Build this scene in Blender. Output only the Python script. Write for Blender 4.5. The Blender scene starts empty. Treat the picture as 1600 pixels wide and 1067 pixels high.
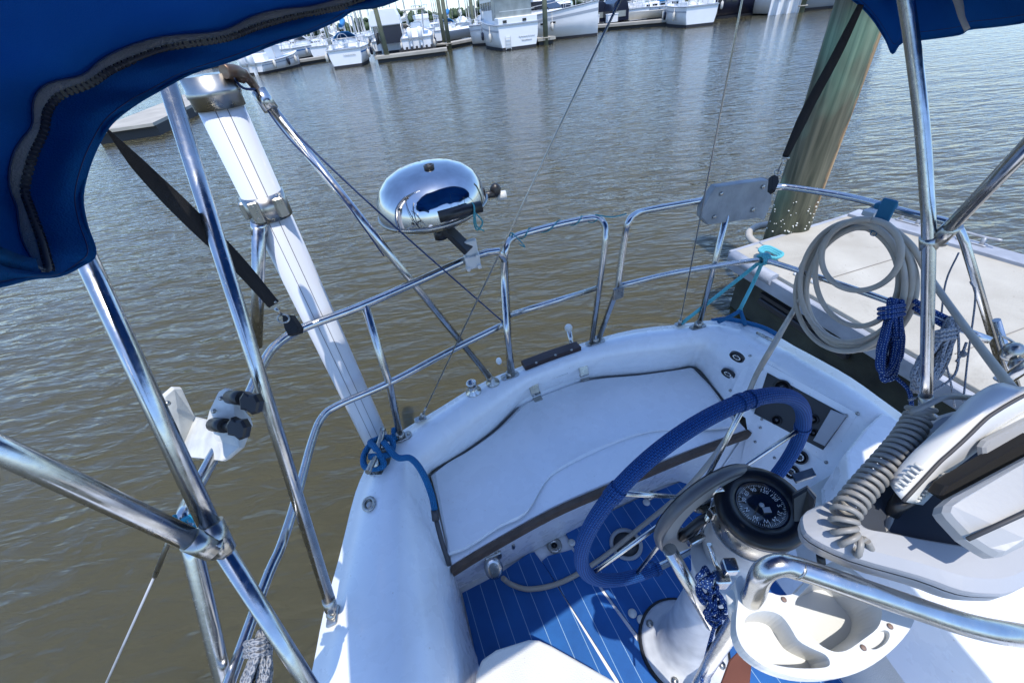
import bpy, bmesh, math, random
from mathutils import Vector, Matrix, noise
from mathutils.geometry import tessellate_polygon
PI = math.pi
R = math.radians
random.seed(7)
scene = bpy.context.scene
col = scene.collection

# ------------------------------------------------------------------ camera
CAM = Vector((0, 0, 2.33))
FPX = 650.0
PITCH, ROLL = R(38.4), R(6.8)
fw = Vector((0, math.cos(PITCH), -math.sin(PITCH)))
_r0 = Vector((1, 0, 0)); _u0 = _r0.cross(fw)
RT = _r0 * math.cos(ROLL) - _u0 * math.sin(ROLL)
UP = _u0 * math.cos(ROLL) + _r0 * math.sin(ROLL)
cam = bpy.data.cameras.new('camera')
camo = bpy.data.objects.new('camera', cam); col.objects.link(camo)
m3 = Matrix((RT, UP, -fw)).transposed()
camo.matrix_world = Matrix.Translation(CAM) @ m3.to_4x4()
cam.sensor_width = 36; cam.lens = FPX / 1600 * 36
cam.clip_start = 0.02; cam.clip_end = 5000
scene.camera = camo

# ------------------------------------------------------------------ light
SUN_EL = R(71); SH = Vector((0.23, -0.97, 0)).normalized()
SUN = Vector((SH.x * math.cos(SUN_EL), SH.y * math.cos(SUN_EL), math.sin(SUN_EL)))
w = bpy.data.worlds.new('World'); scene.world = w; w.use_nodes = True
nt = w.node_tree
sky = nt.nodes.new('ShaderNodeTexSky'); sky.sky_type = 'NISHITA'; sky.sun_disc = False
sky.sun_elevation = SUN_EL; sky.sun_rotation = math.atan2(SUN.x, SUN.y)
sky.air_density = 1.0; sky.dust_density = 0.6; sky.ozone_density = 2.0
hs0 = nt.nodes.new('ShaderNodeHueSaturation'); hs0.inputs['Saturation'].default_value = 1.0
tint = nt.nodes.new('ShaderNodeMix'); tint.data_type = 'RGBA'; tint.blend_type = 'MULTIPLY'; tint.inputs[0].default_value = 1; tint.inputs[7].default_value = (.94, 1.12, 1.38, 1)
nt.links.new(sky.outputs[0], tint.inputs[6]); nt.links.new(tint.outputs[2], hs0.inputs['Color']); nt.links.new(hs0.outputs[0], nt.nodes['Background'].inputs[0])
nt.nodes['Background'].inputs[1].default_value = 0.15
sl = bpy.data.lights.new('sun', 'SUN'); sl.energy = 2.9; sl.angle = R(0.5); sl.color = (1, .95, .87)
so = bpy.data.objects.new('sun', sl); col.objects.link(so)
so.rotation_euler = SUN.to_track_quat('Z', 'Y').to_euler()
scene.view_settings.view_transform = 'Standard'; scene.view_settings.look = 'None'
scene.view_settings.exposure = 0.68

# ------------------------------------------------------------------ pixel geometry (photo 1600x1067)
def dr(px, py): return fw + RT * ((px - 800) / FPX) + UP * ((533.5 - py) / FPX)
def K(px, py, k): return CAM + dr(px, py) * k                      # point at depth k metres
def Wz(px, py, z):
    v = dr(px, py); return CAM + v * ((z - CAM.z) / v.z)           # point at height z
def PL(px, py, p0, n, off=0.0):
    v = dr(px, py); return CAM + v * ((p0 + n * off - CAM).dot(n) / v.dot(n))
def proj(p):
    q = Vector(p) - CAM; k = q.dot(fw); return 800 + FPX * q.dot(RT) / k, 533.5 - FPX * q.dot(UP) / k

# ------------------------------------------------------------------ materials
def mat(name, color, rough=.5, metal=0, coat=0, var=0, vscale=8, bump=0, bscale=60, spec=.5, trans=0, color2=None, detail=6, rvar=0):
    m = bpy.data.materials.new(name); m.use_nodes = True
    n = m.node_tree.nodes; l = m.node_tree.links; b = n['Principled BSDF']
    b.inputs['Base Color'].default_value = (*color, 1); b.inputs['Roughness'].default_value = rough
    b.inputs['Metallic'].default_value = metal; b.inputs['Coat Weight'].default_value = coat
    b.inputs['Specular IOR Level'].default_value = spec; b.inputs['Transmission Weight'].default_value = trans
    tc = n.new('ShaderNodeTexCoord')
    if var or color2:
        no = n.new('ShaderNodeTexNoise'); no.inputs['Scale'].default_value = vscale; no.inputs['Detail'].default_value = detail
        l.new(tc.outputs['Object'], no.inputs['Vector'])
        r = n.new('ShaderNodeValToRGB'); r.color_ramp.elements[0].position = .32; r.color_ramp.elements[1].position = .68
        c2 = color2 or tuple(max(0, c * (1 - var)) for c in color)
        r.color_ramp.elements[0].color = (*c2, 1); r.color_ramp.elements[1].color = (*color, 1)
        l.new(no.outputs['Fac'], r.inputs[0]); l.new(r.outputs[0], b.inputs['Base Color'])
    if rvar:
        no = n.new('ShaderNodeTexNoise'); no.inputs['Scale'].default_value = vscale * 3; no.inputs['Detail'].default_value = 5
        l.new(tc.outputs['Object'], no.inputs['Vector'])
        mr = n.new('ShaderNodeMapRange'); mr.inputs['To Min'].default_value = max(.02, rough - rvar); mr.inputs['To Max'].default_value = rough + rvar
        mr.inputs['From Min'].default_value = .3; mr.inputs['From Max'].default_value = .7
        l.new(no.outputs['Fac'], mr.inputs[0]); l.new(mr.outputs[0], b.inputs['Roughness'])
    if bump:
        no = n.new('ShaderNodeTexNoise'); no.inputs['Scale'].default_value = bscale; no.inputs['Detail'].default_value = 4
        l.new(tc.outputs['Object'], no.inputs['Vector'])
        bp = n.new('ShaderNodeBump'); bp.inputs['Strength'].default_value = bump; bp.inputs['Distance'].default_value = .01
        l.new(no.outputs['Fac'], bp.inputs['Height']); l.new(bp.outputs[0], b.inputs['Normal'])
    return m
def rope_mat(name, c1, c2, freq=90, twist=6, rough=.75, thr=.5, bd=.004):
    m = bpy.data.materials.new(name); m.use_nodes = True
    n = m.node_tree.nodes; l = m.node_tree.links; b = n['Principled BSDF']; b.inputs['Roughness'].default_value = rough
    b.inputs['Specular IOR Level'].default_value = .25
    tc = n.new('ShaderNodeUVMap'); sp = n.new('ShaderNodeSeparateXYZ'); l.new(tc.outputs[0], sp.inputs[0])
    def M(op, a, c):
        q = n.new('ShaderNodeMath'); q.operation = op
        for i, v in enumerate((a, c)):
            if v is None: continue
            if isinstance(v, (int, float)): q.inputs[i].default_value = v
            else: l.new(v, q.inputs[i])
        return q.outputs[0]
    u = M('MULTIPLY', sp.outputs[0], twist * 2 * PI); v = M('MULTIPLY', sp.outputs[1], freq * 2 * PI)
    s1 = M('SINE', M('ADD', u, v), None); s2 = M('SINE', M('SUBTRACT', u, v), None)
    h = M('MAXIMUM', s1, s2); pr = M('MULTIPLY', s1, s2)
    mx = n.new('ShaderNodeMix'); mx.data_type = 'RGBA'; mx.inputs[6].default_value = (*c1, 1); mx.inputs[7].default_value = (*c2, 1)
    l.new(M('GREATER_THAN', pr, thr), mx.inputs[0]); l.new(mx.outputs[2], b.inputs['Base Color'])
    bp = n.new('ShaderNodeBump'); bp.inputs['Strength'].default_value = .8; bp.inputs['Distance'].default_value = bd
    l.new(h, bp.inputs['Height']); l.new(bp.outputs[0], b.inputs['Normal'])
    return m
GEL = mat('gelcoat', (.80, .81, .82), .28, coat=.25, var=.07, vscale=5, bump=.012, bscale=14, rvar=.07)
def add_dirt(m, amt=.5, col_=(.35, .30, .22), sc=3.0):
    n = m.node_tree.nodes; l = m.node_tree.links; b = n['Principled BSDF']; tc = n.new('ShaderNodeTexCoord')
    src = b.inputs['Base Color'].links[0].from_socket if b.inputs['Base Color'].links else None
    a = n.new('ShaderNodeTexNoise'); a.inputs['Scale'].default_value = sc; a.inputs['Detail'].default_value = 10; a.inputs['Roughness'].default_value = .72; a.inputs['Distortion'].default_value = .8
    l.new(tc.outputs['Object'], a.inputs['Vector'])
    r = n.new('ShaderNodeValToRGB'); r.color_ramp.elements[0].position = .56; r.color_ramp.elements[1].position = .74
    r.color_ramp.elements[0].color = (0, 0, 0, 1); r.color_ramp.elements[1].color = (amt, amt, amt, 1); l.new(a.outputs['Fac'], r.inputs[0])
    v = n.new('ShaderNodeTexVoronoi'); v.inputs['Scale'].default_value = sc * 9; l.new(tc.outputs['Object'], v.inputs['Vector'])
    r2 = n.new('ShaderNodeValToRGB'); r2.color_ramp.elements[0].position = .03; r2.color_ramp.elements[1].position = .07
    r2.color_ramp.elements[0].color = (.75, .75, .75, 1); r2.color_ramp.elements[1].color = (0, 0, 0, 1); l.new(v.outputs['Distance'], r2.inputs[0])
    mx0 = n.new('ShaderNodeMath'); mx0.operation = 'MAXIMUM'; l.new(r.outputs[0], mx0.inputs[0]); l.new(r2.outputs[0], mx0.inputs[1])
    x = n.new('ShaderNodeMix'); x.data_type = 'RGBA'; l.new(mx0.outputs[0], x.inputs[0]); x.inputs[7].default_value = (*col_, 1)
    if src: l.new(src, x.inputs[6])
    else: x.inputs[6].default_value = b.inputs['Base Color'].default_value
    l.new(x.outputs[2], b.inputs['Base Color']); return m
add_dirt(GEL, .22, (.48, .45, .38))
GEL2 = mat('nonskid_gelcoat', (.62, .61, .56), .6, var=.12, vscale=7, bump=.25, bscale=300)
STEEL = mat('stainless', (.54, .54, .53), .22, metal=1, var=.18, vscale=30, rvar=.07, bump=.015, bscale=70)
STEELB = mat('brushed_stainless', (.42, .41, .38), .30, metal=1, var=.2, vscale=16, rvar=.08)
CHROME = mat('polished_dome', (.52, .52, .53), .06, metal=1, var=.22, vscale=22, bump=.02, bscale=9, rvar=.03)
add_dirt(GEL2, .4, (.42, .38, .30), 4)
BLACK = mat('black_plastic', (.015, .015, .017), .4, bump=.03)
BEZ = mat('bezel_black', (.010, .010, .011), .28, spec=.4)
BLACKG = mat('black_gloss', (.008, .008, .01), .12, coat=.4)
WEB = mat('black_webbing', (.012, .012, .014), .8, bump=.4, bscale=500)
TEAK = mat('teak', (.11, .07, .045), .6, var=.4, vscale=25, bump=.2, bscale=80)
MAHOG = mat('dark_wood', (.035, .014, .012), .45, var=.5, vscale=12, bump=.1)
POLEW = mat('white_pole', (.62, .64, .68), .3, coat=.3, var=.04, vscale=3)
GREYP = mat('grey_plastic', (.36, .37, .39), .35, var=.06, vscale=10, bump=.02, bscale=120)
LGREYP = mat('light_grey_plastic', (.36, .37, .38), .35, var=.05, vscale=10, bump=.02, bscale=150)
DKGREY = mat('slate_panel', (.045, .055, .075), .35, var=.2, vscale=6)
SEAM = mat('dark_seam', (.05, .05, .055), .6)
WHITEP = mat('white_plastic', (.62, .62, .59), .3, var=.04, vscale=12, bump=.01)
HOSE = mat('hose_beige', (.42, .37, .30), .5, var=.18, vscale=9, bump=.05)
CABLE = mat('cable_grey', (.27, .26, .24), .45, var=.15, vscale=20)
CYAN = rope_mat('cyan_rope', (.12, .55, .62), (.25, .68, .72), 110)
BLUER = rope_mat('blue_rope', (.015, .14, .33), (.03, .2, .42), 120)
BLUER2 = rope_mat('blue_fleck_rope', (.012, .05, .20), (.35, .45, .55), 60, 3, thr=.72)
GREYR = rope_mat('grey_rope', (.33, .34, .36), (.10, .12, .16), 60, 3, thr=.6)
KNIT = rope_mat('knit_cover', (.005, .045, .20), (.022, .13, .40), 130, 10, thr=.25, bd=.004, rough=.75)
NAVY = mat('navy_line', (.01, .03, .10), .7)
BOARD = mat('weathered_board', (.30, .32, .33), .6, var=.35, vscale=12, bump=.15)
GLASSG = mat('gauge_glass', (.02, .02, .022), .08, coat=.6)
PRINT = mat('white_print', (.75, .75, .72), .6)
RUSTY = mat('brown_cloth', (.16, .055, .035), .9, var=.3)
def canvas_mat(name, c, trans):
    m = mat(name, c, .85, var=.38, vscale=5, bump=.5, bscale=420, spec=.2, detail=9)
    n = m.node_tree.nodes; l = m.node_tree.links; b = n['Principled BSDF']
    t = n.new('ShaderNodeBsdfTranslucent'); t.inputs[0].default_value = trans + (1,)
    ad = n.new('ShaderNodeMixShader'); ad.inputs[0].default_value = .5
    l.new(b.outputs[0], ad.inputs[1]); l.new(t.outputs[0], ad.inputs[2]); l.new(ad.outputs[0], n['Material Output'].inputs[0])
    return m
CANVAS = canvas_mat('blue_canvas', (.006, .14, .40), (.006, .14, .40))
TAPE = canvas_mat('zipper_tape', (.80, .78, .72), (.5, .48, .44))

def sole_mat():
    m = bpy.data.materials.new('blue_foam_decking'); m.use_nodes = True
    n = m.node_tree.nodes; l = m.node_tree.links; b = n['Principled BSDF']; b.inputs['Roughness'].default_value = .75
    tc = n.new('ShaderNodeUVMap'); sp = n.new('ShaderNodeSeparateXYZ'); l.new(tc.outputs[0], sp.inputs[0])
    def M(op, a, c=None):
        q = n.new('ShaderNodeMath'); q.operation = op
        for i, v in enumerate((a, c)):
            if v is None: continue
            if isinstance(v, (int, float)): q.inputs[i].default_value = v
            else: l.new(v, q.inputs[i])
        return q.outputs[0]
    f = M('ABSOLUTE', M('SUBTRACT', M('FRACT', M('DIVIDE', sp.outputs[0], .062)), .5))
    line = M('GREATER_THAN', f, .482)
    mx = n.new('ShaderNodeMix'); mx.data_type = 'RGBA'
    no = n.new('ShaderNodeTexNoise'); no.inputs['Scale'].default_value = 7; no.inputs['Detail'].default_value = 7; l.new(tc.outputs[0], no.inputs['Vector'])
    r = n.new('ShaderNodeValToRGB'); r.color_ramp.elements[0].position = .3; r.color_ramp.elements[1].position = .7
    r.color_ramp.elements[0].color = (.004, .070, .25, 1); r.color_ramp.elements[1].color = (.009, .11, .36, 1)
    l.new(no.outputs['Fac'], r.inputs[0]); l.new(r.outputs[0], mx.inputs[6])
    mx.inputs[7].default_value = (.25, .40, .55, 1); l.new(line, mx.inputs[0]); l.new(mx.outputs[2], b.inputs['Base Color'])
    n2 = n.new('ShaderNodeTexNoise'); n2.inputs['Scale'].default_value = 500; l.new(tc.outputs[0], n2.inputs['Vector'])
    bp = n.new('ShaderNodeBump'); bp.inputs['Strength'].default_value = .3; bp.inputs['Distance'].default_value = .002
    l.new(n2.outputs['Fac'], bp.inputs['Height']); l.new(bp.outputs[0], b.inputs['Normal'])
    return m
FOAM = sole_mat()

def water_mat():
    m = bpy.data.materials.new('river_water'); m.use_nodes = True
    n = m.node_tree.nodes; l = m.node_tree.links; b = n['Principled BSDF']
    b.inputs['Roughness'].default_value = .06; b.inputs['IOR'].default_value = 1.38
    b.inputs['Subsurface Weight'].default_value = 1; b.inputs['Subsurface Radius'].default_value = (.5, .45, .3); b.inputs['Subsurface Scale'].default_value = 1.0
    tc = n.new('ShaderNodeTexCoord')
    no = n.new('ShaderNodeTexNoise'); no.inputs['Scale'].default_value = .12; no.inputs['Detail'].default_value = 5
    l.new(tc.outputs['Object'], no.inputs['Vector'])
    r = n.new('ShaderNodeValToRGB'); r.color_ramp.elements[0].position = .3; r.color_ramp.elements[1].position = .7
    r.color_ramp.elements[0].color = (.062, .055, .024, 1); r.color_ramp.elements[1].color = (.075, .066, .031, 1)
    l.new(no.outputs['Fac'], r.inputs[0]); l.new(r.outputs[0], b.inputs['Base Color'])
    def layer(scale, sx, sy, rot, det, dist, amp, ntype='noise'):
        mp = n.new('ShaderNodeMapping'); mp.inputs['Rotation'].default_value = (0, 0, rot); mp.inputs['Scale'].default_value = (sx, sy, 1)
        l.new(tc.outputs['Object'], mp.inputs[0])
        t = n.new('ShaderNodeTexNoise'); t.inputs['Scale'].default_value = scale; t.inputs['Detail'].default_value = det; t.inputs['Distortion'].default_value = dist
        l.new(mp.outputs[0], t.inputs['Vector'])
        # ridge: sharpen crests
        a = n.new('ShaderNodeMath'); a.operation = 'POWER'; a.inputs[1].default_value = 1.0
        l.new(t.outputs['Fac'], a.inputs[0])
        q = n.new('ShaderNodeMath'); q.operation = 'MULTIPLY'; q.inputs[1].default_value = amp
        l.new(a.outputs[0], q.inputs[0]); return q.outputs[0]
    L = [layer(1.0, 1.5, 4.8, R(-14), 2, .6, .85), layer(1.0, 3.2, 9.0, R(8), 3, .6, .45),
         layer(1.0, .3, 1.3, R(-8), 2, .3, .9), layer(1.0, 6, 16, R(-20), 3, .4, .12)]
    s = L[0]
    for x in L[1:]:
        q = n.new('ShaderNodeMath'); q.operation = 'ADD'; l.new(s, q.inputs[0]); l.new(x, q.inputs[1]); s = q.outputs[0]
    bp = n.new('ShaderNodeBump'); bp.inputs['Strength'].default_value = 1.0; bp.inputs['Distance'].default_value = WAVE
    ln = n.new('ShaderNodeVectorMath'); ln.operation = 'LENGTH'; l.new(tc.outputs['Object'], ln.inputs[0])
    at_ = n.new('ShaderNodeMapRange'); at_.inputs['From Min'].default_value = 3; at_.inputs['From Max'].default_value = 30; at_.inputs['To Min'].default_value = WAVE; at_.inputs['To Max'].default_value = WAVE * .45
    l.new(ln.outputs['Value'], at_.inputs[0]); l.new(at_.outputs[0], bp.inputs['Distance'])
    l.new(s, bp.inputs['Height']); l.new(bp.outputs[0], b.inputs['Normal'])
    return m
WAVE = .066

# ------------------------------------------------------------------ mesh builder
def catmull(pts, n=6, closed=False):
    P = [Vector(p) for p in pts]; out = []; N = len(P)
    rng = range(N if closed else N - 1)
    for i in rng:
        p0 = P[(i - 1) % N] if (closed or i > 0) else P[0] * 2 - P[1]
        p1 = P[i]; p2 = P[(i + 1) % N]
        p3 = P[(i + 2) % N] if (closed or i + 2 < N) else P[-1] * 2 - P[-2]
        for j in range(n):
            t = j / n
            out.append(.5 * ((2 * p1) + (p2 - p0) * t + (2 * p0 - 5 * p1 + 4 * p2 - p3) * t * t + (3 * p1 - p0 - 3 * p2 + p3) * t ** 3))
    if not closed: out.append(P[-1])
    return out
class MB:
    def __init__(s): s.v = []; s.f = []; s.uv = []; s.sm = []
    def face(s, idx, uv=None, smooth=False): s.f.append(tuple(idx)); s.uv.append(uv); s.sm.append(smooth)
    def tube(s, pts, r, seg=12, smooth=0, closed=False, caps=True, bend=0):
        if smooth: pts = catmull(pts, smooth, closed)
        P = [Vector(p) for p in pts]; N = len(P); rr = r if isinstance(r, (list, tuple)) else None
        if rr and len(rr) != N: rr = [rr[0] + (rr[-1] - rr[0]) * i / (N - 1) for i in range(N)]
        T = []
        for i in range(N):
            a = P[(i - 1) % N] if (closed or i) else P[i]; b = P[(i + 1) % N] if (closed or i < N - 1) else P[i]
            t = (b - a); T.append(t.normalized() if t.length > 1e-9 else Vector((0, 0, 1)))
        ref = Vector((0, 0, 1)) if abs(T[0].z) < .9 else Vector((1, 0, 0))
        nrm = (ref - T[0] * ref.dot(T[0])).normalized(); base = len(s.v); L = 0; Ls = []
        for i in range(N):
            if i:
                nrm = nrm - T[i] * nrm.dot(T[i]); nrm = nrm.normalized() if nrm.length > 1e-6 else T[i].orthogonal().normalized()
                L += (P[i] - P[i - 1]).length
            Ls.append(L); bi = T[i].cross(nrm); ra = rr[i] if rr else r
            for j in range(seg):
                a = 2 * PI * j / seg; s.v.append(P[i] + nrm * (math.cos(a) * ra) + bi * (math.sin(a) * ra))
        for i in range(N if closed else N - 1):
            for j in range(seg):
                i2 = (i + 1) % N; j2 = (j + 1) % seg
                v2 = Ls[i2] if i2 else (L + (P[0] - P[-1]).length if closed else 0)
                s.face((base + i * seg + j, base + i * seg + j2, base + i2 * seg + j2, base + i2 * seg + j),
                       ((j / seg, Ls[i]), ((j + 1) / seg, Ls[i]), ((j + 1) / seg, v2), (j / seg, v2)), True)
        if caps and not closed:
            s.face([base + j for j in range(seg)][::-1]); s.face([base + (N - 1) * seg + j for j in range(seg)])
        return s
    def cyl(s, a, b, r1, r2=None, seg=20, caps=True):
        return s.tube([a, b], [r1, r1 if r2 is None else r2], seg, caps=caps)
    def lathe(s, c, axis, prof, seg=32, smooth=True, cap0=True):
        c = Vector(c); ax = Vector(axis).normalized(); u = ax.orthogonal().normalized(); w_ = ax.cross(u); base = len(s.v)
        for r, h in prof:
            for j in range(seg):
                a = 2 * PI * j / seg; s.v.append(c + ax * h + u * (math.cos(a) * r) + w_ * (math.sin(a) * r))
        for i in range(len(prof) - 1):
            for j in range(seg):
                j2 = (j + 1) % seg
                s.face((base + i * seg + j, base + i * seg + j2, base + (i + 1) * seg + j2, base + (i + 1) * seg + j), None, smooth)
        if cap0 and prof[0][0] > 1e-4: s.face([base + j for j in range(seg)][::-1])
        if prof[-1][0] > 1e-4: s.face([base + (len(prof) - 1) * seg + j for j in range(seg)])
        return s
    def box(s, c, d, X=(1, 0, 0), Y=(0, 1, 0), Z=None, bev=0):
        c = Vector(c); X = Vector(X).normalized(); Y = Vector(Y).normalized(); Z = Vector(Z).normalized() if Z else X.cross(Y)
        hx, hy, hz = d[0] / 2, d[1] / 2, d[2] / 2; b = len(s.v)
        if bev <= 0:
            for z in (-1, 1):
                for x, y in ((-1, -1), (1, -1), (1, 1), (-1, 1)): s.v.append(c + X * hx * x + Y * hy * y + Z * hz * z)
            for f in ((3, 2, 1, 0), (4, 5, 6, 7), (0, 1, 5, 4), (1, 2, 6, 5), (2, 3, 7, 6), (3, 0, 4, 7)): s.face([b + i for i in f])
        else:
            out = []
            for cx, cy, a0 in ((1, 1, 0), (-1, 1, 90), (-1, -1, 180), (1, -1, 270)):
                for k in range(4):
                    a = R(a0 + 30 * k); out.append(((hx - bev) * cx + bev * math.cos(a), (hy - bev) * cy + bev * math.sin(a)))
            bz = min(bev, hz) * .6
            s.layers([[c + X * (x * f) + Y * (y * g) + Z * z for x, y in out] for f, g, z in
                      ((1 - bz / hx, 1 - bz / hy, -hz), (1, 1, -hz + bz), (1, 1, hz - bz), (1 - bz / hx, 1 - bz / hy, hz))])
        return s
    def layers(s, rings, smooth=False, cap=(True, True), closed=True):
        n = len(rings[0]); b = len(s.v)
        for r in rings: s.v += [Vector(p) for p in r]
        for i in range(len(rings) - 1):
            for j in range(n if closed else n - 1):
                j2 = (j + 1) % n; s.face((b + i * n + j, b + i * n + j2, b + (i + 1) * n + j2, b + (i + 1) * n + j), None, smooth)
        if cap[0]: s.face([b + j for j in range(n)][::-1])
        if cap[1]: s.face([b + (len(rings) - 1) * n + j for j in range(n)])
        return s
    def slab(s, out, th, n=None, bev=.003, dome=0):
        """closed outline (3d points, roughly planar), extruded by th against normal n, bevelled"""
        P = [Vector(p) for p in out]; c = sum(P, Vector()) / len(P)
        if n is None:
            n = Vector()
            for i in range(len(P)): n += (P[i] - c).cross(P[(i + 1) % len(P)] - c)
            n.normalize()
            if n.dot(CAM - c) < 0: n = -n
        n = Vector(n).normalized()
        def ins(d):
            r = []
            for i, p in enumerate(P):
                a = (P[i - 1] - p); b = (P[(i + 1) % len(P)] - p); q = c - p
                r.append(p + q.normalized() * min(d, q.length * .9))
            return r
        i1 = ins(bev); rings = [[p - n * th for p in i1], [p - n * (th - bev) for p in P], [p - n * bev for p in P], i1]
        if dome:
            for q, f in ((.35, .6), (.65, .9), (.9, 1)): rings.append([p + (c - p) * q + n * dome * f for p in i1])
        return s.layers(rings, smooth=bool(dome))
    def grid(s, rows, smooth=True, uv=None):
        n = len(rows[0]); b = len(s.v)
        for r in rows: s.v += [Vector(p) for p in r]
        for i in range(len(rows) - 1):
            for j in range(n - 1):
                f = (b + i * n + j, b + i * n + j + 1, b + (i + 1) * n + j + 1, b + (i + 1) * n + j)
                s.face(f, None, smooth)
        return s
    def poly(s, out, holes=(), uvf=None):
        loops = [[Vector(p) for p in out]] + [[Vector(p) for p in h] for h in holes]; b = len(s.v)
        for L in loops: s.v += L
        flat = [p for L in loops for p in L]
        for t in tessellate_polygon(loops):
            s.face([b + i for i in t], [uvf(flat[i]) for i in t] if uvf else None)
        return s
    def blob(s, c, r, seg=10, rings=6, sc=(1, 1, 1), jit=0):
        c = Vector(c); b = len(s.v)
        for i in range(rings + 1):
            th = PI * i / rings
            for j in range(seg):
                a = 2 * PI * j / seg; q = r * (1 + random.uniform(-jit, jit))
                s.v.append(c + Vector((math.sin(th) * math.cos(a) * q * sc[0], math.sin(th) * math.sin(a) * q * sc[1], math.cos(th) * q * sc[2])))
        for i in range(rings):
            for j in range(seg):
                j2 = (j + 1) % seg; s.face((b + i * seg + j, b + (i + 1) * seg + j, b + (i + 1) * seg + j2, b + i * seg + j2), None, True)
        return s
    def build(s, name, m, parent=None, local=False, bevel=0, solid=0, sub=0, fix=True):
        root = parent
        while root is not None and root.parent is not None: root = root.parent
        if root is not None:
            if local: vs = s.v
            else:
                inv = (Matrix.Translation(root.location) @ Matrix.Rotation(root.rotation_euler.z, 4, 'Z')).inverted(); vs = [inv @ Vector(p) for p in s.v]
            loc = None
        else:
            P = [Vector(p) for p in s.v]
            loc = Vector((sum(p.x for p in P) / len(P), sum(p.y for p in P) / len(P), min(p.z for p in P))); vs = [p - loc for p in P]
        me = bpy.data.meshes.new(name); me.from_pydata([tuple(p) for p in vs], [], s.f)
        uvl = me.uv_layers.new(name='UVMap')
        for pi, p in enumerate(me.polygons):
            u = s.uv[pi]; p.use_smooth = s.sm[pi]
            if u:
                for k, li in enumerate(p.loop_indices): uvl.data[li].uv = u[k]
        me.validate()
        if fix:
            bm = bmesh.new(); bm.from_mesh(me); bmesh.ops.recalc_face_normals(bm, faces=bm.faces); bm.to_mesh(me); bm.free()
        me.materials.append(m)
        o = bpy.data.objects.new(name, me); col.objects.link(o)
        if root is not None: o.parent = parent
        else: o.location = loc
        if solid:
            q = o.modifiers.new('solid', 'SOLIDIFY'); q.thickness = solid; q.offset = 0
        if bevel:
            q = o.modifiers.new('bevel', 'BEVEL'); q.width = bevel; q.segments = 3; q.limit_method = 'ANGLE'
        if sub:
            q = o.modifiers.new('sub', 'SUBSURF'); q.levels = sub; q.render_levels = sub
        return o
def tag(o, label=None, cat=None, group=None, kind=None):
    if label: o['label'] = label
    if cat: o['category'] = cat
    if group: o['group'] = group
    if kind: o['kind'] = kind
    return o
def thing(name, label, cat, loc=(0, 0, 0), rz=0, group=None):
    o = bpy.data.objects.new(name, None); col.objects.link(o); o.location = loc; o.rotation_euler = (0, 0, rz); o.empty_display_size = .1
    return tag(o, label, cat, group)
def each(mb, name, m, parent, local=False):
    par = list(range(len(mb.v)))
    def find(a):
        while par[a] != a: par[a] = par[par[a]]; a = par[a]
        return a
    for f in mb.f:
        for i in f[1:]: par[find(i)] = find(f[0])
    comp = {}
    for k, f in enumerate(mb.f): comp.setdefault(find(f[0]), []).append(k)
    for fs in comp.values():
        ids = sorted({i for k in fs for i in mb.f[k]}); mp = {a: b for b, a in enumerate(ids)}; q = MB(); q.v = [mb.v[i] for i in ids]
        for k in fs: q.face([mp[i] for i in mb.f[k]], mb.uv[k], mb.sm[k])
        o = q.build(name, m, parent, local=local)
    return o
def struct(name, mb, m, **k): return tag(mb.build(name, m, **k), kind='structure')
def copy_tree(o, parent=None):
    c = o.copy(); col.objects.link(c)
    if parent: c.parent = parent
    for ch in list(o.children): copy_tree(ch, c)
    return c
def text_mesh(txt, size, origin, X, Y, name, m, parent, off=0):
    cu = bpy.data.curves.new('txt', 'FONT'); cu.body = txt; cu.size = size; cu.align_x = 'CENTER'; cu.align_y = 'CENTER'
    t = bpy.data.objects.new('txt', cu); col.objects.link(t)
    bpy.context.view_layer.update()
    me = bpy.data.meshes.new_from_object(t.evaluated_get(bpy.context.evaluated_depsgraph_get()))
    bpy.data.objects.remove(t)
    X = Vector(X).normalized(); Y = Vector(Y).normalized(); O = Vector(origin)
    b = MB(); b.v = [O + X * v.co.x + Y * v.co.y for v in me.vertices]
    for p in me.polygons: b.face(list(p.vertices))
    return b

# ================================================================== SETTING
AX = Vector((-.30, .954, 0)).normalized()      # boat axis, towards the stern
BM = Vector((.954, .30, 0)).normalized()       # across the boat, to the right
Z = Vector((0, 0, 1))
mb = MB(); S = 2500
mb.layers([[(-S, -600, -40), (S, -600, -40), (S, 2 * S, -40), (-S, 2 * S, -40)], [(-S, -600, 0), (S, -600, 0), (S, 2 * S, 0), (-S, 2 * S, 0)]])
wo = struct('water', mb, water_mat()); wo.data.transform(Matrix.Translation((wo.location.x, wo.location.y, wo.location.z))); wo.location = (0, 0, 0)
mb = MB()
rows = []
for i in range(2): rows.append([(x, 330 + 500 * i + 12 * math.sin(x * .02), [.3, 1.5][i]) for x in range(-900, 1200, 30)])
rows.insert(0, [(p[0], p[1] - 2, -1) for p in rows[0]])
struct('far_shore', mb.grid(rows), mat('shore_grass', (.07, .09, .035), .9, var=.4, vscale=.05))
# far treeline, one mass
LEAF = mat('far_leaves', (.055, .085, .035), .8, color2=(.025, .045, .02), vscale=.25)
mb = MB()
for i in range(1500):
    x = random.uniform(-420, 120); y = random.uniform(335, 372)
    h = 5.5 + 4.5 * noise.noise(Vector((x * .03, 0, 0))) + 3 * noise.noise(Vector((x * .13, 5, 0))) + random.uniform(-1, 1)
    zz = random.uniform(1, max(2, h)); mb.blob((x, y, zz), random.uniform(1.2, 2.6), 6, 4, (1, 1, .9), .35)
tag(mb.build('far_woodland', LEAF), 'low green tree line on the far shore behind the marina masts', 'woodland', kind='stuff')

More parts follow.
